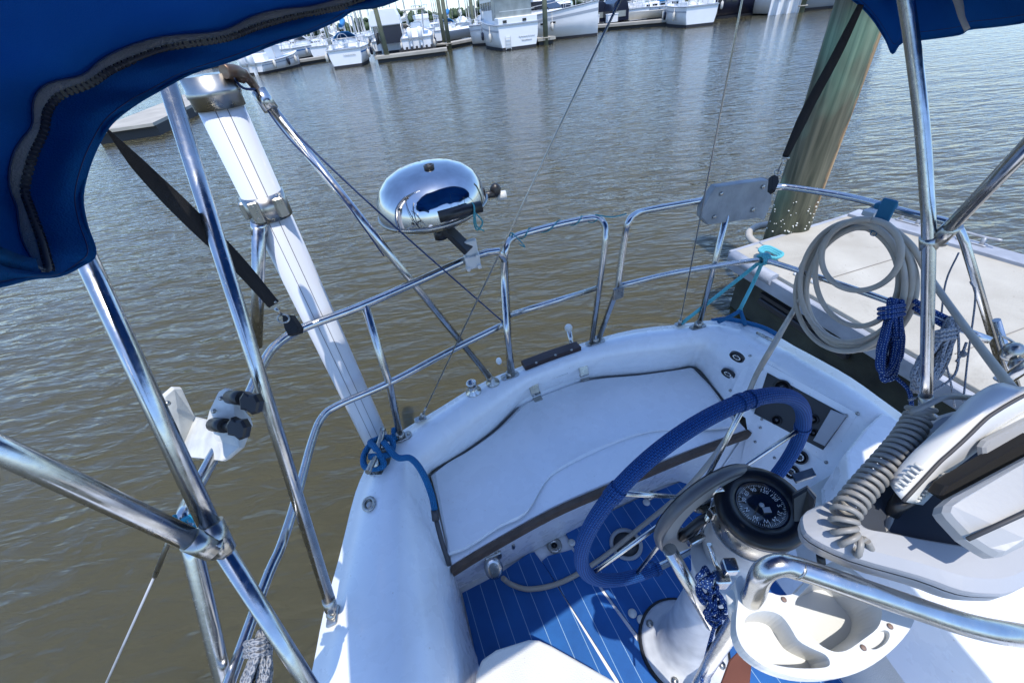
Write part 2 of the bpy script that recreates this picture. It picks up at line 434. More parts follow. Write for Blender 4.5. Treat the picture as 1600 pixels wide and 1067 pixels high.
# ================================================================== FAR MARINA
BWHITE = mat('boat_white', (.80, .80, .79), .35, var=.05, vscale=1.5)
BCREAM = mat('boat_cream', (.66, .62, .54), .45, var=.1, vscale=1.5)
BNAVY = mat('boat_navy', (.012, .014, .03), .25)
BGREY = mat('boat_grey', (.33, .36, .40), .35)
DKGL = mat('dark_window', (.012, .015, .02), .15)
VINYL = mat('clear_vinyl', (.35, .37, .34), .25, var=.3, vscale=2)
SAILB = mat('sail_cover_blue', (.02, .18, .42), .8)
ALU = mat('mast_alloy', (.62, .62, .60), .4, metal=.4)
FCONC = mat('dock_plank', (.40, .37, .31), .8, var=.25, vscale=1.2)
FDARK = mat('dock_float', (.035, .035, .035), .8)
PILEG = mat('far_pile', (.16, .17, .11), .9, var=.4, vscale=2)
BOTTOM = mat('antifoul', (.02, .02, .025), .7)
def hull_rings(L, B, fb, tr=.8, bowh=1.3, n=14):
    """stations from stern (y=-L/2) to bow (y=+L/2)"""
    out = []
    for i in range(n + 1):
        t = i / n; y = -L / 2 + L * t
        wd = B / 2 * (tr + (1 - tr) * math.sin(min(t / .45, 1) * PI / 2)) * (1 - max(0, (t - .45) / .55) ** 2.2)
        wd = max(wd, .02); h = fb * (1 + (bowh - 1) * t ** 2)
        out.append((y, wd, h))
    return out
def far_boat(name, label, cat, loc, rz, kind, L=10, B=3.3, fb=1.1, hm=None, cover=None, mast=True, group=None):
    t = thing(name, label, cat, (loc[0], loc[1], 0), rz, group); hm = hm or BWHITE
    st = hull_rings(L, B, fb, .72 if kind == 'sail' else .92, 1.25 if kind == 'sail' else 1.5)
    mb = MB()
    rows = []
    for y, wd, h in st: rows.append([(-wd, y, h), (-wd * .97, y, h * .55), (-wd * .86, y, .12), (0, y, -.15), (wd * .86, y, .12), (wd * .97, y, h * .55), (wd, y, h)])
    mb.grid(rows); mb.face(list(range(7)))
    mb.build('hull', hm, t, local=True)
    MB().grid([[(-wd + .02, y, h - .03), (0, y, h + .02), (wd - .02, y, h - .03)] for y, wd, h in st]).build('deck', BWHITE, t, local=True)
    b = MB()
    b.grid([[(-wd * .88, y, .17), (-wd * .84, y, -.1)] for y, wd, h in st]); b.grid([[(wd * .88, y, .17), (wd * .84, y, -.1)] for y, wd, h in st])
    w0 = st[0][1]; b.box((0, -L / 2 - .012, .08), (w0 * 1.74, .02, .2)); b.build('waterline_band', BOTTOM, t, local=True)
    ru = MB(); ru.tube([(-wd - .02, y, h) for y, wd, h in st], .04, 6); ru.tube([(wd + .02, y, h) for y, wd, h in st], .04, 6)
    ru.box((0, -L / 2 - .03, fb), (w0 * 2, .06, .08)); ru.build('rub_rail', BWHITE if hm is not BWHITE else BGREY, t, local=True)
    hs = MB(); hs.grid([[(-wd * .985 - .012, y, h * .80), (-wd * .982 - .012, y, h * .72)] for y, wd, h in st]); hs.grid([[(wd * .985 + .012, y, h * .80), (wd * .982 + .012, y, h * .72)] for y, wd, h in st])
    each(hs, 'hull_stripe', SAILB if len(label) % 2 else BGREY, t, True)
    for q_ in (3, 7, 10):
        y, wd, h = st[q_]
        for sgn in (-1, 1): MB().lathe((sgn * (wd + .12), y, h * .32), (0, 0, 1), [(.02, 0), (.11, .08), (.12, .3), (.11, .5), (.02, .58), (.01, h * .65)], 10).build('fender', BCREAM if q_ != 7 else BNAVY, t, local=True)
    if kind == 'power':
        for q_ in (8, 9, 10): y, wd, h = st[q_]; each(MB().box((-wd * .99, y, h * .62), (.05, .45, .12)).box((wd * .99, y, h * .62), (.05, .45, .12)), 'portlight', DKGL, t, True)
    def rails(y0, y1, h):
        r = MB()
        for sgn in (-1, 1):
            pts = [(sgn * (wd - .08), y, hh + h) for y, wd, hh in st if y0 <= y <= y1]
            if len(pts) > 1: r.tube(pts, .022, 6)
            for p in pts[::2]: r.cyl((p[0], p[1], p[2] - h), p, .018, seg=6)
        r.build('rail', ALU, t, local=True)
    if kind == 'sail':
        MB().layers([[(x * B * .27 * f, y, z) for x, y in ((-1, -L * .12), (1, -L * .12), (.75, L * .22), (-.75, L * .22))] for f, z in ((1.1, fb), (1, fb + .45), (.85, fb + .52))]).build('cabin', BWHITE, t, local=True, bevel=.05)
        win = MB()
        for sgn in (-1, 1):
            for k in range(3): win.box((sgn * B * .285, -L * .05 + k * .8, fb + .25), (.03, .5, .16))
        each(win, 'window', DKGL, t, True)
        co = MB(); co.box((-B * .3, -L * .3, fb + .14), (.18, L * .3, .3), bev=.05); co.box((B * .3, -L * .3, fb + .14), (.18, L * .3, .3), bev=.05)
        each(co, 'coaming', BWHITE, t, True)
        d = MB(); dz = fb + .5
        d.grid([[(x * B * .3, -L * .12 + q, dz + hh * (1 - abs(x) ** 3)) for x in (-1, -.8, -.4, 0, .4, .8, 1)] for q, hh in ((.9, 0.05), (.4, .5), (-.2, .55))])
        d.build('dodger', cover or SAILB, t, local=True, solid=.02)
        if mast:
            ma = MB(); ma.cyl((0, L * .1, fb + .4), (0, L * .1, L * 1.3), .09, .06, 8)
            ma.cyl((-.9, L * .1, L * .75), (.9, L * .1, L * .75), .03, seg=6); ma.build('mast', ALU, t, local=True)
            r = MB()
            for a in ((0, -L / 2, fb), (0, L / 2, fb * 1.25), (-B * .45, L * .1, fb), (B * .45, L * .1, fb)): r.cyl(a, (0, L * .1, L * 1.28), .012, seg=4)
            r.build('rigging', ALU, t, local=True)
            bo = MB(); bo.cyl((0, L * .08, fb + 1.3), (0, -L * .3, fb + 1.25), .07, seg=8); bo.build('boom', ALU, t, local=True)
            c = MB(); c.tube([(0, L * .09, fb + 1.75), (0, L * .02, fb + 1.55), (0, -L * .28, fb + 1.38)], [.24, .2, .12], 10, smooth=3); c.build('sail_cover', cover or SAILB, t, local=True)
        rails(-L / 2, L / 2 - .5, .6)
        r = MB(); w1 = st[0][1] - .08; y0 = -L / 2 + .05
        for h in (.35, .65): r.tube([(-w1, y0, fb + h), (w1, y0, fb + h)], .022, 6)
        for x in (-w1, -w1 / 3, w1 / 3, w1): r.cyl((x, y0, fb), (x, y0, fb + .65), .02, seg=6)
        r.build('stern_rail', ALU, t, local=True)
        wh = MB(); wh.tube([(math.cos(a) * .4, -L * .36, fb + .55 + math.sin(a) * .4) for a in [k * PI / 8 for k in range(16)]], .025, 6, closed=True); wh.cyl((0, -L * .34, fb - .2), (0, -L * .34, fb + .6), .08, seg=8)
        wh.build('helm', ALU, t, local=True)
    elif kind == 'trawler':
        MB().box((0, 0, fb + .85), (B * .74, L * .55, 1.7), bev=.12).build('cabin', BWHITE, t, local=True)
        win = MB()
        for sgn in (-1, 1):
            for k in range(5): win.box((sgn * (B * .37 + .005), -L * .2 + k * L * .1, fb + 1.15), (.03, L * .075, .5))
        for x in (-.28, .28): win.box((x * B, -L * .275 - .005, fb + 1.1), (B * .22, .03, .6))
        each(win, 'window', DKGL, t, True)
        MB().box((0, -L * .06, fb + 1.78), (B * .92, L * .74, .12), bev=.05).build('cabin_roof', BWHITE, t, local=True)
        MB().box((0, -L * .0, fb + 2.2), (B * .6, L * .3, .7), bev=.12).build('flybridge', BWHITE, t, local=True)
        v = MB(); v.box((0, -L * .385, fb + .95), (B * .84, .03, 1.35))
        for sgn in (-1, 1): v.box((sgn * B * .42, -L * .33, fb + .95), (.03, L * .11, 1.35))
        v.build('enclosure', VINYL, t, local=True)
        bu = MB(); bu.box((0, -L * .44, fb + .2), (B * .9, L * .12, .42), bev=.05); bu.build('bulwark', BWHITE, t, local=True)
        sc = MB()
        for x in (-.3, .15): sc.box((x * B, -L * .5 - .02, fb + .18), (.28, .05, .16))
        each(sc, 'scupper', DKGL, t, True)
        la = MB()
        for x in (-.32, -.2): la.box((x * B, -L / 2 - .06, .45), (.04, .04, .8))
        for k in range(4): la.box((-.26 * B, -L / 2 - .07, .15 + k * .2), (.3, .04, .04))
        la.build('ladder', ALU, t, local=True)
        nm = MB()
        for q, (x0, x1, z) in enumerate(((.0, .38, .72), (.06, .3, .5))):
            pts = [(x0 * B + (x1 - x0) * B * k / 24, -L / 2 - .02, z + .05 * math.sin(k * 1.9)) for k in range(25)]; nm.tube(pts, .012, 4)
        nm.build('name_lettering', BGREY, t, local=True)
        rails(0, L / 2, .7)
        an = MB()
        for x in (-.4, 0, .5): an.cyl((x, 0, fb + 2.5), (x * 1.3, -.3, fb + 5.5), .025, .01, 6)
        each(an, 'antenna', BWHITE, t, True)
        sw = MB(); sw.box((0, -L * .49, fb + .75), (B * .8, .03, .03)); sw.build('stern_bar', ALU, t, local=True)
    elif kind == 'power':
        MB().layers([[(x * B * .4 * f, y, z) for x, y in ((-1, -L * .15), (1, -L * .15), (.8, L * .16 - q), (-.8, L * .16 - q))] for f, z, q in ((1.05, fb * 1.05, -.9), (1, fb + .6, 0), (.9, fb + 1.25, .9), (.85, fb + 1.32, 1.0))]).build('cabin', BWHITE, t, local=True, bevel=.06)
        win = MB(); win.layers([[(x * B * .4 * f, y, z) for x, y in ((-1, -L * .13), (1, -L * .13), (.8, L * .17 - q), (-.8, L * .17 - q))] for f, z, q in ((1.03, fb + .58, -.06), (.955, fb + 1.12, .66))], cap=(False, False)); win.build('windscreen', DKGL, t, local=True)
        MB().box((0, -L * .08, fb + 1.6), (B * .7, L * .26, .6), bev=.15).build('flybridge', BWHITE, t, local=True)
        h = MB(); h.box((0, -L * .1, fb + 3.1), (B * .74, L * .26, .08), bev=.03)
        for x, y in ((-1, -1), (1, -1), (-1, 1), (1, 1)): h.cyl((x * B * .33, -L * .1 + y * L * .1, fb + 1.7), (x * B * .33, -L * .1 + y * L * .1, fb + 3.1), .03, seg=6)
        each(h, 'hardtop', BWHITE, t, True)
        rails(0, L / 2, .55)
        an = MB()
        for x in (-.7, .7): an.cyl((x, -.5, fb + 1.5), (x * 1.8, -1.5, fb + 6), .025, .01, 6)
        each(an, 'outrigger', ALU, t, True)
    elif kind == 'console':
        MB().box((0, 0, fb + .45), (.9, 1.1, 1.1), bev=.12).build('console', BWHITE, t, local=True)
        h = MB(); h.box((0, -.1, fb + 1.85), (B * .78, L * .33, .08), bev=.03)
        h.build('hard_top', BCREAM, t, local=True)
        g = MB()
        for x, y in ((-1, -1), (1, -1), (-1, 1), (1, 1)): g.cyl((x * .5, y * .5, fb), (x * .75, y * .8 - .1, fb + 1.85), .03, seg=6)
        each(g, 'top_pole', ALU, t, True)
        MB().box((0, -L * .28, fb + .25), (1.2, .6, .7), bev=.08).build('helm_seat', BWHITE, t, local=True)
        for x in (-.42, .42): outboard(t, x, -L / 2 - .25, fb)
    return t
def outboard(t, x, y, fb):
    c = MB(); c.layers([[(x + sx * .17 * f, y + sy * .28 * g + o, z) for sx, sy in ((-.7, -1), (.7, -1), (1, -.5), (1, .6), (.6, 1), (-.6, 1), (-1, .6), (-1, -.5))]
              for f, g, z, o in ((.75, .7, fb - .15, 0), (1, .95, fb + .05, -.02), (1.02, 1, fb + .4, -.04), (.9, .85, fb + .62, -.02), (.5, .45, fb + .7, 0))], smooth=True)
    co = c.build('outboard', BWHITE, t, local=True)
    l = MB(); l.box((x, y, fb * .5 - .15), (.16, .3, fb + .2), bev=.04); l.box((x, y - .05, -.05), (.3, .5, .04)); l.build('outboard_leg', BWHITE, co, local=True)
def at(px, py, z=0): p = Wz(px, py, z); return (p.x, p.y)
def boat_at(px, py, rz, L, *a, **k): return None
def stern_at(px, py, rz, L):
    p = Wz(px, py, 0); b = Vector((-math.sin(rz), math.cos(rz), 0)); q = p + b * (L / 2); return (q.x, q.y)
# front row, left to right
b = far_boat('sailboat', 'white sailboat moored stern-on between the two left piles, blue canvas over its cockpit', 'sailboat', stern_at(545, 106, .16, 9.6), .16, 'sail', 9.6, 3.3, 1.15)
nm = MB(); nm.tube([(-.15 + .9 * k / 26, -4.83, .78 + .045 * math.sin(k * 1.7)) for k in range(27)], .012, 4); nm.build('name_lettering', BGREY, b, local=True)
bc = MB(); bc.grid([[(x * 1.1, -4.2 + q, 3.0 + .25 * (1 - x * x)) for x in (-1, -.6, -.2, .2, .6, 1)] for q in (0, .8, 1.6)]); bc.build('awning', SAILB, b, local=True, solid=.03)
bf = MB()
for x in (-1.05, 1.05):
    for y in (-4.2, -2.6): bf.cyl((x, y, 1.1), (x, y, 3.0), .02, seg=6)
each(bf, 'awning_pole', ALU, b, True)
far_boat('sailboat', 'small white sailboat behind the left dock, seen left of the boat with the blue awning', 'sailboat', stern_at(493, 80, .2, 7.5), .2, 'sail', 7.5, 2.5, .9, cover=BGREY)
far_boat('motorboat', 'small white motorboat with outboards at the far left dock, behind the white pole', 'motorboat', stern_at(398, 118, -.3, 6.5), -.3, 'console', 6.5, 2.3, .8)
cc = far_boat('motorboat', 'white centre console boat on a black lift, its two white outboards facing us', 'motorboat', stern_at(655, 88, .05, 7.5), .05, 'console', 7.5, 2.6, 1.25)
lf = MB()
for x in (-1.3, -.5, .5, 1.3): lf.box((x, -3.3, .25), (.35, 2.2, .5), bev=.08)
lf.box((0, -4.2, .4), (3.0, .25, .3)); 
for k in range(7): lf.box((-1.2 + .4 * k, -4.5, .45), (.16, .5, .55), bev=.04)
lf.build('lift', FDARK, cc, local=True)
far_boat('covered_boat', 'moored boat under a white canvas top with dark side curtains, right of the leaning pile', 'motorboat', stern_at(605, 82, .1, 8), .1, 'console', 8, 3.0, 1.0)
wc = thing('canvas_shelter', 'white boxy canvas cover over the boat beside the leaning pile', 'boat cover', (*at(612, 84), 0), .1)
MB().layers([[(x * f * 1.5, y * 2.2 + 2, z) for x, y in ((-1, -1), (1, -1), (1, 1), (-1, 1))] for f, z in ((1, 2.2), (.95, 2.9), (.75, 3.5))]).build('cover_top', BWHITE, wc, local=True, bevel=.08)
MB().box((.5, -.1, 1.5), (1.9, .06, 1.4)).build('side_curtain', BNAVY, wc, local=True)
MB().box((-1.2, 2, 1.5), (.06, 3.9, 1.4)).build('side_curtain', BNAVY, wc, local=True)
s = MB()
for x in (-1.45, 1.45):
    for y in (-.15, 4.1): s.cyl((x, y, .5), (x, y, 2.3), .035, seg=6)
each(s, 'support_pole', ALU, wc, True)
far_boat('trawler', 'white trawler yacht with boxy cabin and grey transom scuppers, moored stern towards us', 'trawler', stern_at(812, 77, .17, 10), .17, 'trawler', 10, 3.2, 1.5)
p = Wz(893, 61, 0)
far_boat('sport_cruiser', 'white flybridge cruiser with raked black windscreen, bow pointing right, behind a pile', 'motor yacht', (p.x - 2.5, p.y + 3.6), R(-125), 'power', 11.5, 3.8, 1.5)
far_boat('trawler', 'cream cabin trawler in the second row, right of the flybridge cruiser', 'trawler', (at(955, 30)[0], at(955, 30)[1] + 1), R(62), 'trawler', 9, 3.0, 1.1, BNAVY)
far_boat('sailboat', 'white sailboat lying bow left behind the dock, with dinghy at its side', 'sailboat', (at(1035, 30)[0], at(1035, 30)[1] + 2), R(82), 'sail', 8.0, 2.8, 1.0, mast=True)
far_boat('sailboat', 'white sailboat with stepped sugar-scoop stern at the end of the right dock', 'sailboat', stern_at(1093, 42, R(-8), 9), R(-8), 'sail', 9, 3.1, 1.25)
far_boat('motor_yacht', 'black hulled motor yacht with white deckhouse lying side-on', 'motor yacht', (at(1160, 27)[0], at(1160, 27)[1] + 2), R(88), 'power', 7, 2.6, 1.6, BNAVY)
to = thing('motorboat', 'white motorboat with three tall outboards, right of the black hulled yacht', 'motorboat', (*at(1225, 22), 0), R(-4))
MB().grid([[(-wd, y + 4, h), (-wd * .9, y + 4, .1), (wd * .9, y + 4, .1), (wd, y + 4, h)] for y, wd, h in hull_rings(8, 2.7, 1.2, .92, 1.4)]).build('hull', BWHITE, to, local=True)
MB().box((0, .02, .55), (2.5, .1, 1.1)).build('transom', BWHITE, to, local=True)
for x in (-.8, 0, .8): outboard(to, x, -.35, 1.15)
MB().box((0, 3, 1.9), (1.5, 2.4, 1.5), bev=.15).build('cabin', BWHITE, to, local=True)
far_boat('motor_yacht', 'grey hulled motor yacht bow, rightmost of the far row beside the big pile', 'motor yacht', (at(1290, 17)[0] + 2, at(1290, 17)[1] + 3), R(75), 'power', 9, 3.2, 1.6, BGREY)
sb = thing('skiff', 'bare grey skiff tilted on the dock behind the right dock line', 'dinghy', (*at(738, 62), 0), R(-70))
st = hull_rings(6.5, 2.0, .9, .7, 1.4)
MB().grid([[(-wd, y, h + .15), (-wd * .8, y, .25), (wd * .8, y, .25), (wd, y, h + .15)] for y, wd, h in st]).build('hull', BGREY, sb, local=True)
MB().grid([[(-wd, y, h + .17), (0, y, h + .35), (wd, y, h + .17)] for y, wd, h in st]).build('boat_cover', BWHITE, sb, local=True)
dg = thing('dinghy', 'small white dinghy hanging along the side of the bow-left sailboat', 'dinghy', (at(1020, 41)[0], at(1020, 41)[1] + 1.2, .55), R(82))
st = hull_rings(3.6, 1.3, .5, .85, 1.2)
MB().grid([[(-wd, y, h), (-wd * .7, y, 0), (wd * .7, y, 0), (wd, y, h)] for y, wd, h in st]).build('hull', BCREAM, dg, local=True)
MB().box((0, 0, .4), (1.1, .25, .05)).build('thwart', BWHITE, dg, local=True)
# second and third rows behind
tones = [('blue', SAILB), ('grey', BGREY), ('white', BWHITE), ('navy', BNAVY), ('cream', BCREAM)]
spots = [(-26, 62), (-21, 66), (-16.5, 60), (-12, 68), (-7.5, 58), (-3.2, 66), (1.5, 60), (5.5, 66), (-30, 84), (-23, 88), (-15, 84), (-9, 90), (-2, 86), (5, 92), (-36, 70), (12, 70), (17, 60), (24, 64), (31, 60), (38, 66), (-19, 110), (-8, 112), (3, 114), (-30, 112), (-34, 100)]
wh = ['nearer back row', 'middle back row', 'farthest back row']
for i, (x, y) in enumerate(spots):
    cn, cm = tones[i % 5]; row = wh[0 if y < 75 else 1 if y < 98 else 2]
    kd = 'sail' if i % 4 != 3 else 'power'
    a = sorted(q[0] for q in spots if wh[0 if q[1] < 75 else 1 if q[1] < 98 else 2] == row); od = a.index(x) + 1
    ords = ['leftmost', 'second', 'third', 'fourth', 'fifth', 'sixth', 'seventh', 'eighth', 'ninth', 'tenth', 'eleventh', 'twelfth', 'thirteenth', 'fourteenth', 'fifteenth']
    far_boat('sailboat' if kd == 'sail' else 'motor_yacht', f'{"sailboat with " + cn + " covers" if kd == "sail" else "white flybridge boat"}, {ords[od - 1]} from the left in the {row}', 'sailboat' if kd == 'sail' else 'motor yacht',
             (x, y), random.uniform(-.3, .3) + (PI if i % 3 == 0 else 0), kd, random.uniform(8.5, 11.5), 3.2, 1.15, None, cm, group='boats in the rows behind')
# bare masts far away
for i in range(46):
    x = random.uniform(-48, 2); y = random.uniform(95, 150); mb = MB(); h = random.uniform(10, 15)
    t = thing('distant_sailboat', 'tiny distant sailboat, little more than a bare mast above the back rows', 'sailboat', (x, y, 0), random.uniform(-.4, .4), 'distant masts')
    MB().layers([[(sx * 1.3, sy * 4, z) for sx, sy in ((-.8, -1), (.8, -1), (1, 0), (.1, 1.1), (-.1, 1.1), (-1, 0))] for z in (-.1, 1.2)]).build('hull', BWHITE, t, local=True)
    MB().cyl((0, .5, 1), (0, .5, h), .12, .09, 6).cyl((-.7, .5, h * .65), (.7, .5, h * .65), .03, seg=5).build('mast', ALU, t, local=True)
def dock(label, p0, p1, wd, z=.45, piles=()):
    a = Vector((*p0, 0)); b = Vector((*p1, 0)); d = (b - a).normalized(); nrm = Vector((-d.y, d.x, 0))
    if nrm.y < 0: nrm = -nrm
    t = thing('floating_dock', label, 'dock', a); c = (a + b) / 2 + nrm * wd / 2; L = (b - a).length
    MB().box(c + Z * (z - .05), (L, wd, .1), d, nrm).build('dock_deck', FCONC, t)
    MB().box(c + Z * (z - .29) + nrm * .05, (L - .3, wd - .1, .38), d, nrm).build('dock_float', FDARK, t)
    MB().box(a + d * L / 2 - nrm * .03 + Z * (z - .12), (L, .06, .16), d, nrm).build('fender_board', FCONC, t)
    return t
dock('left dock finger ending behind the white stern pole', at(150, 228), at(305, 157), 2.0, .42)
dock('long dock running behind the left piles to the blue awning sailboat', at(415, 112), at(520, 95), 1.6)
dock('dock finger between the leaning pile and the lifted outboard boat', at(588, 100), at(700, 86), 1.4)
dock('dock finger left of the white trawler', at(698, 78), at(752, 67), 1.5)
dock('short dock finger under the pile between trawler and flybridge cruiser', at(840, 72), at(868, 68), 1.4)
dock('long dock right of the flybridge cruiser carrying white dock boxes', at(903, 52), at(1075, 38), 1.5)
for px, py, lb in ((929, 44, 'left'), (958, 42, 'right')):
    x, y = at(px, py + 3); t = thing('dock_box', f'white dock locker on the long dock, {lb} one of the pair', 'dock box', (x, y + .6, .45), .1, 'dock boxes')
    MB().box((0, 0, .3), (1.0, .6, .6), bev=.04).build('locker', BWHITE, t, local=True); MB().box((0, 0, .63), (1.06, .66, .07), bev=.03).build('lid', BWHITE, t, local=True)
for px, py, sx, lb in ((934, 38, 1.1, 'low navy canvas boat cover between the two white dock boxes'), (968, 36, .9, 'tall navy arched canvas cover right of the white dock boxes')):
    x, y = at(px, py + 3); t = thing('boat_cover', lb, 'boat cover', (x, y + 2.2, 0), .1)
    MB().layers([[(a * sx, y_ * 1.8, z) for a, y_ in ((-1 * f, -1), (1 * f, -1), (1 * f, 1), (-1 * f, 1))] for f, z in ((1, .3), (1, 1.2), (.8, 1.8), (.4, 2.1))]).build('canvas', BNAVY, t, local=True, bevel=.05)
    MB().box((0, -1.83, .9), (sx * 1.2, .03, .5)).build('curtain_window', VINYL, t, local=True)
for px, py, lean, lb in ((525, 100, 0, 'green-grey pile rising from the left dock'), (598, 78, 0, 'thin pile behind the blue awning sailboat'), (608, 97, -.03, 'leaning pile right of the blue awning sailboat'),
                         (696, 76, 0, 'left of the two piles beside the lifted boat'), (703, 77, 0, 'right of the two piles beside the lifted boat'), (742, 60, 0, 'pile near the skiff'),
                         (853, 70, 0, 'pile standing in front of the flybridge cruiser'), (1069, 40, 0, 'pile by the stern of the right white sailboat'), (1252, 20, 0, 'pile right of the three outboards')):
    x, y = at(px, py); t = thing('mooring_pile', 'far wooden ' + lb, 'pile', (x, y, 0), 0, 'far mooring piles')
    MB().cyl((0, 0, -.5), (lean * 6, 0, 5.5), .19, .16, 10).build('pile_shaft', PILEG, t, local=True)
    if py > 65 or px > 1000: MB().tube([(math.cos(a) * .3, math.sin(a) * .3, .42) for a in [k * PI / 6 for k in range(12)]], .04, 6, closed=True).build('pile_hoop', FCONC, t, local=True)

# ================================================================== NEAR DOCK AND PILE
DZ = .55
CONC = mat('dock_concrete', (.46, .43, .36), .85, color2=(.36, .33, .27), vscale=2.6, bump=.35, bscale=90)
add_dirt(CONC, .5, (.16, .13, .09), 1.6)
RUB = mat('grey_rub_strip', (.36, .38, .42), .6, var=.3, vscale=6, bump=.2)
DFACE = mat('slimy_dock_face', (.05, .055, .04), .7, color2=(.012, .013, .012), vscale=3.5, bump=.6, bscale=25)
A = Wz(1148, 392, DZ); B_ = Wz(1540, 614, DZ); Cc = Wz(1345, 331, DZ); Dd = Wz(1600, 402, DZ)
dn = (B_ - A).normalized(); B2 = A + dn * 9; df = (Dd - Cc).normalized(); D2 = Cc + df * 9
dk = thing('near_dock', 'pale concrete floating dock beside the boat at right', 'dock', (A.x, A.y, 0))
MB().layers([[p - Z * .06 for p in (A, B2, D2, Cc)], [A, B2, D2, Cc]]).build('dock_deck', CONC, dk, bevel=.006)
nin = Vector((-dn.y, dn.x, 0)); nin = nin if nin.x > 0 else -nin
def off(p, q, z): return Vector((p.x, p.y, 0)) + q + Z * z
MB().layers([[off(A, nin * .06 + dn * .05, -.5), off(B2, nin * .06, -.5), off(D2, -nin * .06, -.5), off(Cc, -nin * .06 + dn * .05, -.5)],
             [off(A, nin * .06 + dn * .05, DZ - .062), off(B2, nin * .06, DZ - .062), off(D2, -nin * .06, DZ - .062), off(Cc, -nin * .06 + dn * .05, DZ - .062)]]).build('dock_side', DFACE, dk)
st = MB(); c = (A + B2) / 2; st.box(c - nin * .028 - Z * .085, ((B2 - A).length, .05, .12), dn, nin, bev=.012)
st.build('rub_strip', RUB, dk)
st = MB(); c = A + dn * .75; st.box(c + nin * .035 - Z * .30, (.8, .05, .05), dn, nin, bev=.012); st.box(c + nin * .035 - Z * .24, (.8, .04, .03), dn, nin)
st.build('lower_rail', mat('dark_rubber', (.03, .03, .035), .5), dk)
far = MB(); far.box((Cc + D2) / 2 + Z * .012 - nin * .1, ((D2 - Cc).length, .16, .03), df, Vector((-df.y, df.x, 0)), bev=.006); far.build('edge_beam', RUB, dk)
ee = (Cc - A).normalized(); en = Vector((-ee.y, ee.x, 0))
MB().box((A + Cc) / 2 - Z * .09 + en * .03, ((Cc - A).length, .06, .14), ee, en, bev=.01).build('end_beam', RUB, dk)
g = MB(); j0 = PL(1300, 434, A, Z, .002); j1 = PL(1452, 388, A, Z, .002)
for f in (-.0, .9, 1.9): g.box((j0 + j1) / 2 + dn * f + Z * .0015, ((j1 - j0).length * 1.25, .006, .002), (j1 - j0), dn)
g.build('joint_line', mat('joint', (.22, .2, .17), .9), dk)
cn = MB(); q = K(1160, 400, 1); p0 = A + dn * .02 - nin * .03 - Z * .06
MB().tube([p0 - nin * .0 + Z * .03, p0 + dn * .45 + Z * .03], .05, 12).build('corner_bumper', RUB, dk)
def cleat(label, p, ax, L=.22, m=STEELB, name='cleat', group=None, s=1.0):
    t = thing(name, label, 'cleat', p, 0, group); ax = Vector(ax).normalized(); p = Vector(p); nn = Z.cross(ax)
    MB().tube([p - ax * L / 2 + Z * .052 * s, p - ax * L * .2 + Z * .045 * s, p + ax * L * .2 + Z * .045 * s, p + ax * L / 2 + Z * .052 * s], [.007 * s] + [.012 * s] * 0 + [.007 * s], 10, smooth=3).build('horn', m, t)
    b = MB()
    for f in (-.2, .2): b.cyl(p + ax * L * f, p + ax * L * f + Z * .045 * s, .013 * s, .009 * s, 12)
    b.box(p + Z * .003, (L * .62, .045 * s, .006), ax, nn, bev=.01); b.build('cleat_base', m, t)
    return t
GALV = mat('galvanised', (.5, .5, .5), .55, metal=.6, var=.3, vscale=20)
cleat('galvanised dock cleat at the far dock edge behind the hose coil', PL(1420, 347, A, Z, .03), df, .3, GALV, s=1.3)
cleat('galvanised dock cleat at the far dock edge near the tilted bimini tube', PL(1518, 378, A, Z, .03), df, .3, GALV, s=1.3)
cleat('dock cleat with a cyan rope figure-eight on the near dock corner', PL(1200, 396, A, Z, .004), dn, .22, GALV)
r = MB(); c0 = PL(1203, 398, A, Z, .05)
for k in range(3): r.tube([c0 + dn * math.cos(a) * (.07 + .012 * k) + nin * math.sin(a) * (.05 + .01 * k) + Z * (.012 * k + .006 * math.sin(3 * a)) for a in [q * PI / 8 for q in range(16)]], .011, 8, closed=True)
tag(r.build('coiled_rope', CYAN), 'cyan rope wrapped on the dock cleat beside the mid rail', 'rope')
# chalky lumps of rope at dock edge
r = MB()
for px, py in ((1245, 428), (1252, 433), (1262, 437), (1272, 441)): r.blob(PL(px, py, A, Z, .01), .022, 8, 5, (1, 1, .7), .15)
tag(r.build('frayed_rope', mat('white_fray', (.7, .7, .68), .9)), 'frayed white rope end lying on the near dock edge', 'rope')

